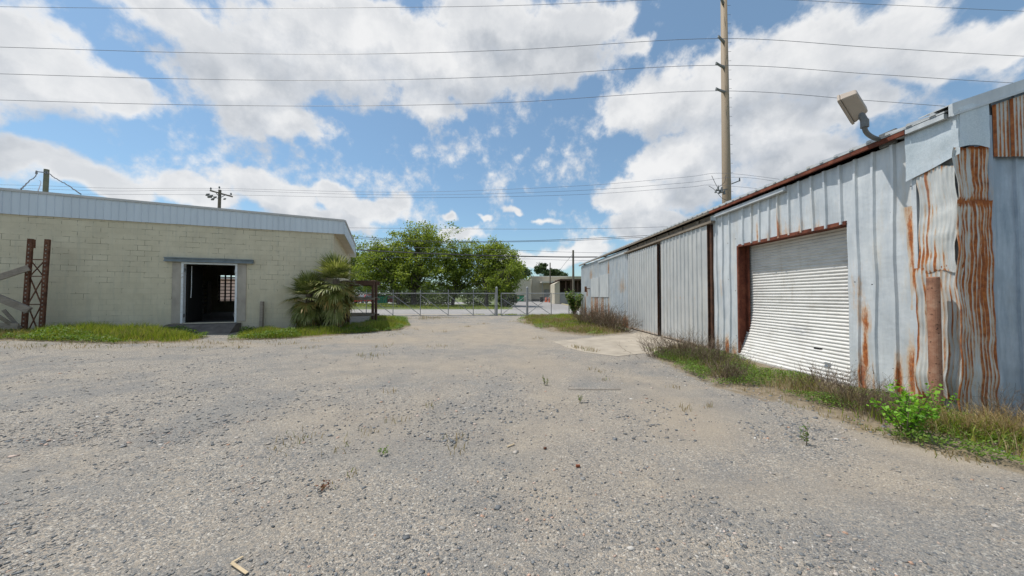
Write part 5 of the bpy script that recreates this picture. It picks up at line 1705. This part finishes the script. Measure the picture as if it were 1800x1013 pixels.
MB().bx(xb_ + .1, x1, SY + 5.8, SY + 6, -.1, zt - .03).build('rear_wall', BROWNROOF, sb)
m = MB()
for q in (994, 1003, 1015):
    x = atY(q, 520, SY).x; m.bx(x, x + .2, SY + .2, SY + .4, 0, zt - .03)
m.build_each('post', BROWNROOF, sb)

def dumpster(px, Y, w, label):
    c = atY(px, 527, Y)
    r_ = root('dumpster', (c.x, Y, 0), 0, label, 'dumpster', 'green dumpsters')
    m = MB(); m.add([(c.x - w / 2 + .1, Y, .12), (c.x + w / 2 - .1, Y, .12), (c.x + w / 2, Y - .15, 1.35), (c.x - w / 2, Y - .15, 1.35), (c.x - w / 2 + .1, Y + 1.4, .12), (c.x + w / 2 - .1, Y + 1.4, .12), (c.x + w / 2, Y + 1.5, 1.55), (c.x - w / 2, Y + 1.5, 1.55)],
                    [(0, 1, 2, 3), (7, 6, 5, 4), (0, 4, 5, 1), (1, 5, 6, 2), (2, 6, 7, 3), (3, 7, 4, 0)])
    for q in (-.3, 0, .3):
        m.bx(c.x + q * w - .04, c.x + q * w + .04, Y - .13, Y - .02, .3, 1.2)
    m.build('bin_body', GREENBIN, r_)
    m = MB(); m.bx(c.x - w / 2 - .04, c.x - .01, Y - .18, Y + 1.5, 1.56, 1.62); m.bx(c.x + .01, c.x + w / 2 + .04, Y - .18, Y + 1.5, 1.56, 1.62)
    m.build('lid', GREENBIN if px > 800 else BLACKP, r_)
    return r_
dumpster(668, 61, 2.0, 'green dumpster beside the maroon car behind the gate')
d2 = dumpster(912, 84, 2.6, 'green dumpster before the low cream building by the driveway')
cc = atY(911, 517, 83.8)
MB().bx(cc.x - .25, cc.x + .25, 83.83, 83.85, .75, 1.25).build('warning_sticker', TANSTRIP, d2)

def car(px, Y, paint, label, rz, hgt=1.0):
    c = atY(px, 527, Y)
    r_ = root('parked_car', (c.x, Y, 0), rz, label, 'car', 'cars in the parking lot')
    body = MB()
    prof = [(-2.2, .35), (-2.25, .75), (-1.9, .92), (-1.1, .98), (-.55, 1.42), (.9, 1.46), (1.55, 1.02), (2.15, .95), (2.25, .6), (2.2, .35)]
    prof = [(a, b * hgt) for a, b in prof]
    n = len(prof)
    for sgn in (1,):
        vs = [(a, -.86 + .12 * max(0, b - .95), b) for a, b in prof] + [(a, .86 - .12 * max(0, b - .95), b) for a, b in prof]
        body.add(vs, [tuple(range(n))[::-1], tuple(range(n, 2 * n))] + [(i, (i + 1) % n, n + (i + 1) % n, n + i) for i in range(n)])
    bo = body.build('body', paint, r_, local=True, bevel=.05)
    for sgn in (-1, 1):
        m = MB(); y = sgn * .84
        m.add([(-.95, y, 1.0 * hgt), (1.35, y, 1.02 * hgt), (.85, y - sgn * .02, 1.38 * hgt), (-.5, y - sgn * .02, 1.36 * hgt), (-.95, y + sgn * .03, 1.0 * hgt), (1.35, y + sgn * .03, 1.02 * hgt), (.85, y + sgn * .01, 1.38 * hgt), (-.5, y + sgn * .01, 1.36 * hgt)],
              [(0, 1, 2, 3), (7, 6, 5, 4), (0, 4, 5, 1), (1, 5, 6, 2), (2, 6, 7, 3), (3, 7, 4, 0)])
        m.build('side_window', GLASS, bo, local=True)
        for x in (-1.35, 1.35):
            m = MB(); m.tube([(x, sgn * .70, .32), (x, sgn * .88, .32)], .32, 16)
            w = m.build('wheel', BLACKP, r_, local=True)
            m = MB(); m.tube([(x, sgn * .88, .32), (x, sgn * .895, .32)], .19, 12)
            m.build('rim', GATEGREY, w, local=True)
        for x, nm, mt in ((-2.26, 'headlight', WHITEP), (2.255, 'tail_light', CARRED)):
            m = MB(); m.bx(x - .02, x + .02, sgn * .55 - .15, sgn * .55 + .15, .62 * hgt, .78 * hgt)
            m.build(nm, mt, r_, local=True)
    for x0_, x1_, z0_, z1_ in ((-1.07, -.6, 1.02, 1.38), (.98, 1.47, 1.40, 1.08)):
        m = MB(); m.add([(x0_ - .02, -.7, z0_ * hgt), (x0_ - .02, .7, z0_ * hgt), (x1_ - .02, .62, z1_ * hgt), (x1_ - .02, -.62, z1_ * hgt), (x0_, -.7, z0_ * hgt + .04), (x0_, .7, z0_ * hgt + .04), (x1_, .62, z1_ * hgt + .04), (x1_, -.62, z1_ * hgt + .04)],
                        [(0, 1, 2, 3), (7, 6, 5, 4), (0, 4, 5, 1), (1, 5, 6, 2), (2, 6, 7, 3), (3, 7, 4, 0)])
        m.build('windscreen', GLASS, bo, local=True, fix=True)
    return r_
car(641, 66, CARRED, 'bright red car seen through the timber shelf', R(70), 1.15)
car(690, 63, CARMAROON, 'maroon car parked right of the green dumpster', R(10))
car(618, 73, CARWHITE, 'white car parked behind the bright red car', R(20))
car(668, 75, CARWHITE, 'white car half hidden behind the green dumpster', R(0))

# orange drums and dark bin along the driveway
for px, Y, lb in ((960, 80, 'leftmost orange drum beside the dark bin on the driveway'), (966.5, 78, 'middle orange drum at the driveway edge'), (972.5, 76, 'rightmost orange drum near the shelter wall')):
    c = atY(px, 525, Y)
    r_ = root('traffic_drum', (c.x, Y, 0), 0, lb, 'traffic drum', 'orange drums by the driveway')
    m = MB(); m.tube([(c.x, Y, 0), (c.x, Y, .08), (c.x, Y, .09), (c.x, Y, 1.0), (c.x, Y, 1.05)], [.42, .42, .30, .25, .12], 14)
    m.build('drum_body', ORANGE, r_)
    for z in (.42, .72):
        m = MB(); m.tube([(c.x, Y, z), (c.x, Y, z + .13)], [.30 - z * .05, .295 - z * .05], 14); m.build('reflective_band', WHITEP, r_)
c = atY(952, 525, 82)
r_ = root('waste_bin', (c.x, 82, 0), 0, 'dark waste bin left of the orange drums', 'bin')
m = MB(); m.add([(c.x - .35, 81.7, 0), (c.x + .35, 81.7, 0), (c.x + .42, 81.6, 1.1), (c.x - .42, 81.6, 1.1), (c.x - .35, 82.4, 0), (c.x + .35, 82.4, 0), (c.x + .42, 82.5, 1.1), (c.x - .42, 82.5, 1.1)], [(0, 1, 2, 3), (7, 6, 5, 4), (0, 4, 5, 1), (1, 5, 6, 2), (2, 6, 7, 3), (3, 7, 4, 0)])
m.build('bin_body', BLACKP, r_)
MB().bx(c.x - .45, c.x + .45, 81.55, 82.55, 1.103, 1.17).build('lid', LAMPGREY, r_)

# ------------------------------------------------------------------ poles and wires
TY = 32.0
tp0 = atY(1279, 470, TY)
tb = root('transmission_pole', (tp0.x, TY, 0), 0, 'very tall tan steel transmission pole rising behind the shed', 'pole')
MB().tube([(tp0.x, TY, -.1), (tp0.x, TY, 12), (tp0.x, TY, 36)], [.42, .38, .24], 20, cap=True).build('shaft', POLECONC, tb, smooth=True)
m = MB()
z = 6.0
while z < 35:
    m.tube([(tp0.x + .24, TY - .1, z), (tp0.x + .56, TY - .12, z)], .014, 5); z += .9
m.build_each('climbing_rung', LAMPGREY, tb)
ARM = []
for py, px in ((68, 1263), (115, 1259), (160, 1259), (-3, 1266)):
    tip = atY(px, py, TY - 1.6)
    s0 = Vector((tp0.x - .2, TY - .2, tip.z + .75))
    mid = s0.lerp(tip, .75) + Vector((0, 0, .02))
    ao = MB().tube([s0, mid + Vector((0, 0, .12)), tip + Vector((0, 0, .25))], [.13, .10, .07], 8).build('crossarm', LAMPGREY, tb)
    MB().tube([tip + Vector((0, 0, .26)), tip + Vector((0, 0, .12)), tip], [.05, .09, .04], 8).build('insulator', GREYPANEL, ao)
    ARM.append(tip)
# lower distribution hardware on the pole
q = atY(1300, 317, TY - .3)
m = MB(); m.beam((tp0.x + .3, TY - .3, q.z - .35), (q.x, q.y, q.z - .05), .09, .09); m.tube([(q.x, q.y, q.z - .1), (q.x, q.y, q.z + .22)], [.07, .05], 8)
m.build('side_bracket', LAMPGREY, tb)
m = MB()
for px, py, r_s in ((1268, 334, .26), (1262, 331, .2), (1258, 336, .16), (1273, 338, .2), (1264, 338, .14)):
    w = atY(px, py, TY - .8); m.tube([(w.x, w.y, w.z - r_s), (w.x, w.y, w.z - r_s * .2), (w.x + .05, w.y, w.z + r_s)], [r_s * .7, r_s * .45, r_s * .25], 8)
w0_, w1_ = atY(1258, 336, TY - .8), Vector((tp0.x, TY - .3, atY(1275, 334, TY).z))
m.beam(w0_, w1_, .07, .07)
m.build('switch_gear', LAMPGREY, tb)
m = MB()
for a_, b_, c_ in (((1251, 309), (1256, 320), (1262, 331)), ((1246, 327), (1254, 332), (1260, 338)), ((1262, 331), (1274, 320), (1276, 308)), ((1260, 338), (1268, 348), (1276, 352))):
    m.tube([atY(*a_, TY - .8), atY(*b_, TY - .8), atY(*c_, TY - .5)], .02, 4)
m.build_each('jumper_wire', WIRE, tb)

# wooden distribution pole with crossarm, behind the warehouse roof
DY = 38.0
dp = atY(385.5, 345, DY)
db = root('utility_pole', (dp.x, DY, 0), 0, 'brown wooden utility pole with a tilted crossarm above the warehouse roof', 'utility pole', 'wooden utility poles')
MB().tube([(dp.x - .15, DY, -.1), (dp.x + .05, DY, atY(387, 334, DY).z)], [.20, .14], 10).build('pole_shaft', WOODPOLE, db)
ca, cb_ = atY(369.5, 335.3, DY - .2), atY(408.5, 346, DY - .2)
co = MB().beam(ca, cb_, .12, .15).build('crossarm', WOODPOLE, db)
m = MB()
for px, py in ((370.5, 334), (385.5, 332), (406, 343.5)):
    w = atY(px, py, DY - .2); m.tube([w, w + Vector((0, 0, .12)), w + Vector((0, 0, .26))], [.03, .09, .05], 8)
m.build_each('insulator', LAMPGREY, co)
m = MB()
for a_, b_ in (((380, 340), (387, 347)), ((396, 343), (387, 348)), ((368, 343), (386, 350))):
    m.beam(atY(*a_, DY - .2), atY(*b_, DY - .2), .05, .05)
m.build_each('arm_brace', LAMPGREY, db)
m = MB()
for px, py, r_s in ((365, 342.5, .2), (369.5, 345.5, .26), (374, 350.5, .18), (378, 347, .16), (395, 350, .14)):
    w = atY(px, py, DY - .4); m.tube([(w.x - r_s, w.y, w.z - r_s * .4), w, (w.x + r_s, w.y, w.z + r_s * .5)], [r_s * .3, r_s * .75, r_s * .25], 8)
m.build_each('fuse_cutout', LAMPGREY, db)
# thick stub pole
SYP = 20.0
sp_ = atY(80, 340, SYP); stz = atY(80, 298, SYP).z
st = root('utility_pole', (sp_.x, SYP, 0), 0, 'thick greenish wooden pole stub poking up over the left fascia', 'utility pole', 'wooden utility poles')
MB().tube([(sp_.x - .12, SYP, -.1), (sp_.x + .02, SYP, stz)], [.13, .105], 12).build('pole_shaft', STUBPOLE, st)
m = MB(); zz = atY(80, 304, SYP).z; m.beam((sp_.x - .3, SYP - .18, zz), (sp_.x + .32, SYP - .18, zz - .06), .03, .05)
m.build('bracket', GATEGREY, st)
m = MB()
for dx in (-.28, .28):
    m.tube([(sp_.x + dx, SYP - .2, zz - .14), (sp_.x + dx, SYP - .2, zz + .05)], [.05, .03], 8)
m.build_each('insulator', LAMPGREY, st)
# two plain poles on the right
for px, py, Y, r0, lb in ((1007.5, 440, 46, .15, 'dark wooden pole rising left of the shed end'), (967, 462, 74, .14, 'thinner dark pole standing before the cream warehouse')):
    t_ = atY(px, py, Y)
    m = MB(); m.tube([(t_.x + (.0), Y, -.1), (t_.x, Y, t_.z)], [r0 * 1.25, r0 * .85], 10)
    o = m.build('utility_pole', WOODPOLE); tag(o, lb, 'utility pole', 'wooden utility poles')


def cr(p, k, t):
    a, b, c, d = (p[max(0, min(len(p) - 1, k + i))] for i in (-1, 0, 1, 2))
    return .5 * ((2 * b) + (c - a) * t + (2 * a - 5 * b + 4 * c - d) * t * t + (3 * b - a - 3 * c + d) * t ** 3)


def wire(pts, r, label, mat=WIREGREY, n=10, wob=0.0, cat='power line'):
    P = [Vector(q) for q in pts]
    s = []
    for k in range(len(P) - 1):
        for i in range(n):
            s.append(cr(P, k, i / n))
    s.append(P[-1])
    if wob:
        s = [q + Vector((0, 0, wob * noise.noise(q * 2.0))) for q in s]
    m = MB(); m.tube(s, r, 5, cap=False)
    o = m.build('power_line', mat); tag(o, label, cat, 'wires across the sky')
    return o


WY = TY - 1.6
wl = lambda l, Y: [atY(x, y, Y) for x, y in l]
RW = .020
wire(wl([(-700, 70), (-300, 76), (0, 83), (300, 92), (600, 95.5), (900, 88)], WY) + [ARM[0]] + wl([(1540, 84), (1800, 99), (2300, 120)], WY), RW, 'second highest transmission wire, held by the top visible arm')
wire(wl([(-700, 116), (-300, 122), (0, 130), (300, 138.5), (600, 141.5), (900, 134)], WY) + [ARM[1]] + wl([(1540, 131), (1800, 147), (2300, 170)], WY), RW, 'third highest transmission wire, held by the middle arm')
wire(wl([(-700, 160), (-300, 167), (0, 176), (300, 184), (600, 186.5), (900, 180)], WY) + [ARM[2]] + wl([(1540, 178), (1800, 196), (2300, 220)], WY), RW, 'lowest transmission wire, held by the bottom arm')
wire(wl([(-700, -2), (-300, 4), (0, 12), (300, 15), (600, 14), (900, 10)], WY) + [ARM[3]] + wl([(1540, 8), (1800, 20), (2300, 40)], WY), RW * .8, 'topmost wire crossing close to the upper picture edge')
# distribution wires from the crossarm pole to the tall pole
for i, (pts, lb) in enumerate((([(-500, 318), (0, 325), (200, 331), (386, 331.5), (700, 338), (1000, 328), (1200, 312), (1276, 305), (1420, 322), (1700, 360)], 'upper thin wire from the crossarm pole to the tall pole'),
                               ([(-500, 324), (0, 331), (200, 336), (371, 334.5), (700, 343), (1000, 336), (1200, 322), (1300, 312), (1420, 328), (1700, 370)], 'middle thin wire from the crossarm pole to the tall pole'),
                               ([(-500, 336), (0, 340), (200, 342), (406, 343), (700, 348), (1000, 343), (1200, 330), (1262, 326), (1420, 342), (1700, 380)], 'lower thin wire from the crossarm pole to the tall pole'))):
    P = []
    for k, (x, y) in enumerate(pts):
        Y = DY - .2 + (TY - .9 - DY) * min(1, max(0, (x - 386) / 890))
        P.append(atY(x, y, Y))
    wire(P, .013, lb)
wire(wl([(520, 399), (640, 401), (900, 403), (1050, 402), (1200, 398), (1500, 388)], 30.0), .014, 'thin single wire above the treetops')
wire(wl([(480, 410), (620, 416), (760, 424), (900, 424), (1020, 420), (1200, 411), (1500, 396)], 30.5), .020, 'upper strand of the bundled cable crossing the tree crowns', WIRE)
wire(wl([(480, 413), (620, 419), (760, 426), (900, 425.5), (1020, 422.5), (1200, 414), (1500, 400)], 30.4), .018, 'lower strand of the bundled cable crossing the tree crowns', WIRE)
wire(wl([(480, 428), (612, 438.5), (760, 446), (905, 450.5), (1045, 452), (1200, 448), (1400, 438)], 29.6), .050, 'thick black cable hung across the tree row', WIRE)
wire(wl([(500, 432), (760, 436), (905, 440), (1022, 444), (1200, 446)], 46.0), .02, 'thin wire just above the thick black cable')
wire(wl([(640, 452), (905, 455), (1022, 458), (1200, 458)], 46.0), .018, 'thin wire just below the thick black cable')
wire([atY(1007.5, 446, 46), atY(1000, 455, 46), atY(991, 466, 50), atY(980, 481, 60)], .02, 'slack service wire from the dark pole toward the shelter roof')
# drooping service wires of the stub pole
zz = atY(80, 304, SYP).z
e0 = dirpix(37, 333, -.6); e1 = dirpix(142, 341, -.6)
wire([(sp_.x - .3, SYP - .2, zz), atY(63, 309, 19), atY(52, 318, 17), e0], .020, 'dark wavy service wire from the stub pole down leftwards', WIRE, wob=.05)
wire([(sp_.x + .32, SYP - .2, zz - .02), atY(96, 313, 19), atY(115, 323, 17.5), e1], .022, 'dark wavy service wire from the stub pole down rightwards', WIRE, wob=.05)
wire([(sp_.x - .15, SYP - .15, zz - .5), atY(72, 321, 18), dirpix(67, 336, -.6)], .014, 'short straight guy wire left of the stub pole', WIREGREY)

# ------------------------------------------------------------------ light, sky, camera
SUN = Vector((-.42, .10, .905)).normalized()
sl = bpy.data.lights.new('sun', 'SUN'); sl.energy = 4.5; sl.angle = R(.5); sl.color = (1.0, .955, .88)
so = bpy.data.objects.new('sun', sl); COL.objects.link(so)
so.rotation_euler = SUN.to_track_quat('Z', 'Y').to_euler()
so.location = (0, 0, 30)

world = bpy.data.worlds.new('World'); scn.world = world; world.use_nodes = True
wt = world.node_tree; wt.nodes.clear()
n = N(wt)
wout = n.new('ShaderNodeOutputWorld')
sky = n.new('ShaderNodeTexSky')
sky.sky_type = 'NISHITA'; sky.sun_disc = False
sky.sun_elevation = math.asin(SUN.z); sky.sun_rotation = math.atan2(SUN.x, SUN.y)
sky.air_density = 1.0; sky.dust_density = 0.6; sky.ozone_density = 1.6

CL = [  # px x, y, rx, ry : cumulus masses
    (20, 70, 150, 90), (90, 140, 170, 70), (210, 170, 80, 45), (-160, 110, 240, 130), (330, 40, 120, 70), (430, 130, 160, 95), (480, 205, 130, 50), (560, 110, 190, 110), (640, 60, 220, 80), (760, 110, 200, 90),
    (900, 50, 200, 75), (960, 110, 140, 75), (1020, 60, 90, 60), (760, 190, 60, 38),
    (1150, 185, 130, 70), (1280, 150, 160, 110), (1400, 110, 200, 120), (1540, 60, 170, 90), (1660, 95, 170, 55), (1780, 60, 110, 45), (1330, 230, 190, 80), (1180, 290, 120, 55), (1130, 345, 110, 45), (1240, 320, 130, 70), (1150, 392, 140, 34), (1480, 190, 120, 50), (1400, 290, 110, 50),
    (40, 265, 120, 50), (130, 300, 110, 38), (190, 330, 80, 26), (330, 345, 95, 32), (440, 335, 75, 40), (500, 360, 90, 32), (590, 352, 60, 30), (640, 368, 75, 28), (690, 352, 34, 18), (560, 385, 120, 28),
    (795, 386, 22, 10), (820, 414, 55, 14), (905, 367, 34, 9), (955, 380, 36, 10), (850, 385, 14, 7), (1010, 440, 90, 22), (940, 452, 90, 20), (1040, 420, 50, 16), (1120, 92, 40, 22)]
# node group: cloud density for a direction
ng = bpy.data.node_groups.new('cloud_density', 'ShaderNodeTree')
ng.interface.new_socket('Vector', in_out='INPUT', socket_type='NodeSocketVector')
ng.interface.new_socket('Density', in_out='OUTPUT', socket_type='NodeSocketFloat')
g = N(ng)
gi, goo = g.new('NodeGroupInput'), g.new('NodeGroupOutput')
V = gi.outputs[0]
big = g.noise(V, 3.4, 3, .5)
wv = g.new('ShaderNodeTexNoise', None, Vector=V, Scale=4.5, Detail=4.0, Roughness=.6).outputs[1]
wv = g.vmath('SUBTRACT', wv, (.5, .5, .5))
sc_ = g.vmath('SCALE', wv); sc_.node.inputs['Scale'].default_value = .13
Vw = g.vmath('ADD', V, sc_)
acc = None
def blob(c, r, u, f, a, b_, wgt=1.0):
    global acc
    M3 = Matrix((r, f, u)).transposed()
    mp = g.new('ShaderNodeMapping', {'vector_type': 'TEXTURE'}, Vector=Vw, Location=c, Rotation=M3.to_euler('XYZ'), Scale=(a, max(a, b_) * 1.5, b_))
    gr = g.new('ShaderNodeTexGradient', {'gradient_type': 'SPHERICAL'}, Vector=mp.outputs[0]).outputs[1]
    if wgt != 1.0: gr = g.math('MULTIPLY', gr, wgt)
    acc = gr if acc is None else g.new('ShaderNodeMath', {'operation': 'SMOOTH_MAX'}, i0=acc, i1=gr, i2=.12).outputs[0]
for (x, y, rx, ry) in CL:
    f_ = ray(x, y).normalized()
    a = (ray(x + rx, y).normalized() - f_).length; b_ = (ray(x, y - ry).normalized() - f_).length
    r_ = f_.cross(Vector((0, 0, 1))).normalized(); u_ = r_.cross(f_)
    blob(f_, r_, u_, f_, a * 1.15, b_ * 1.15, .66 if rx < 58 else 1.0)
for az_d, el_d, a, b_ in ((100, 45, .5, .25), (-110, 40, .5, .25), (180, 35, .5, .25), (140, 18, .4, .15), (-150, 20, .4, .15), (75, 20, .25, .12), (-80, 16, .25, .12)):  # extra clouds out of view, added for the light they give
    e, z_ = R(el_d), R(az_d)
    f_ = Vector((math.sin(z_) * math.cos(e), math.cos(z_) * math.cos(e), math.sin(e)))
    r_ = f_.cross(Vector((0, 0, 1))).normalized(); u_ = r_.cross(f_)
    blob(f_, r_, u_, f_, a, b_)
fb = g.noise(V, 8.0, 9, .62)
fc = g.noise(V, 27.0, 6, .6)
d_ = g.math('ADD', g.math('MULTIPLY', acc, 1.25), g.math('MULTIPLY', g.math('SUBTRACT', fb, .5), 1.75))
d_ = g.math('ADD', d_, g.math('MULTIPLY', g.math('SUBTRACT', big, .5), .5))
d_ = g.math('ADD', d_, g.math('MULTIPLY', g.math('SUBTRACT', fc, .5), .65))
ng.links.new(d_, goo.inputs[0])

tc = n.new('ShaderNodeTexCoord').outputs['Generated']
def dens(v):
    k = n.new('ShaderNodeGroup'); k.node_tree = ng
    n.put(k.inputs[0], v)
    return k.outputs[0]
d0 = dens(tc)
sv_ = tuple(SUN * .05 + Vector((0, 0, .03)))
d1 = dens(n.vmath('ADD', tc, sv_))
mask = n.step(d0, .12, .56)
body = n.noise(n.vmath('ADD', tc, (2.3, 1.1, 4.0)), 5.0, 6, .6)
thick = n.math('MULTIPLY', n.step(d0, .34, .80), n.step(body, .34, .60))
litf = n.math('ADD', .55, n.math('MULTIPLY', n.math('SUBTRACT', d0, d1), 1.0), True)
cl = n.mix(litf, (5.8, 6.2, 6.8), (9.1, 9.1, 9.1))
cl = n.mix(n.math('MULTIPLY', thick, .72), cl, n.mix(litf, (3.6, 3.95, 4.4), (6.2, 6.45, 6.8)))
skyc = n.mix(1.0, n.mix(.15, sky.outputs[0], (6.2, 7.0, 8.0)), (0.97, 1.20, 1.27), 'MULTIPLY')
mixc = n.mix(n.math('MULTIPLY', mask, .96), skyc, cl)
bg = n.new('ShaderNodeBackground', None, Color=mixc, Strength=.10)
wt.links.new(bg.outputs[0], wout.inputs[0])

cam = bpy.data.cameras.new('camera')
cam.sensor_width = 36.0; cam.lens = 36.0 * FPX / 1800; cam.clip_end = 9000; cam.clip_start = .05
co = bpy.data.objects.new('camera', cam); COL.objects.link(co)
co.location = CAM
co.rotation_euler = (math.pi / 2 + PITCH, 0, -YAW)
scn.camera = co
scn.view_settings.view_transform = 'Standard'
scn.view_settings.look = 'None'
scn.view_settings.exposure = 0.0
scn.view_settings.gamma = 1.0
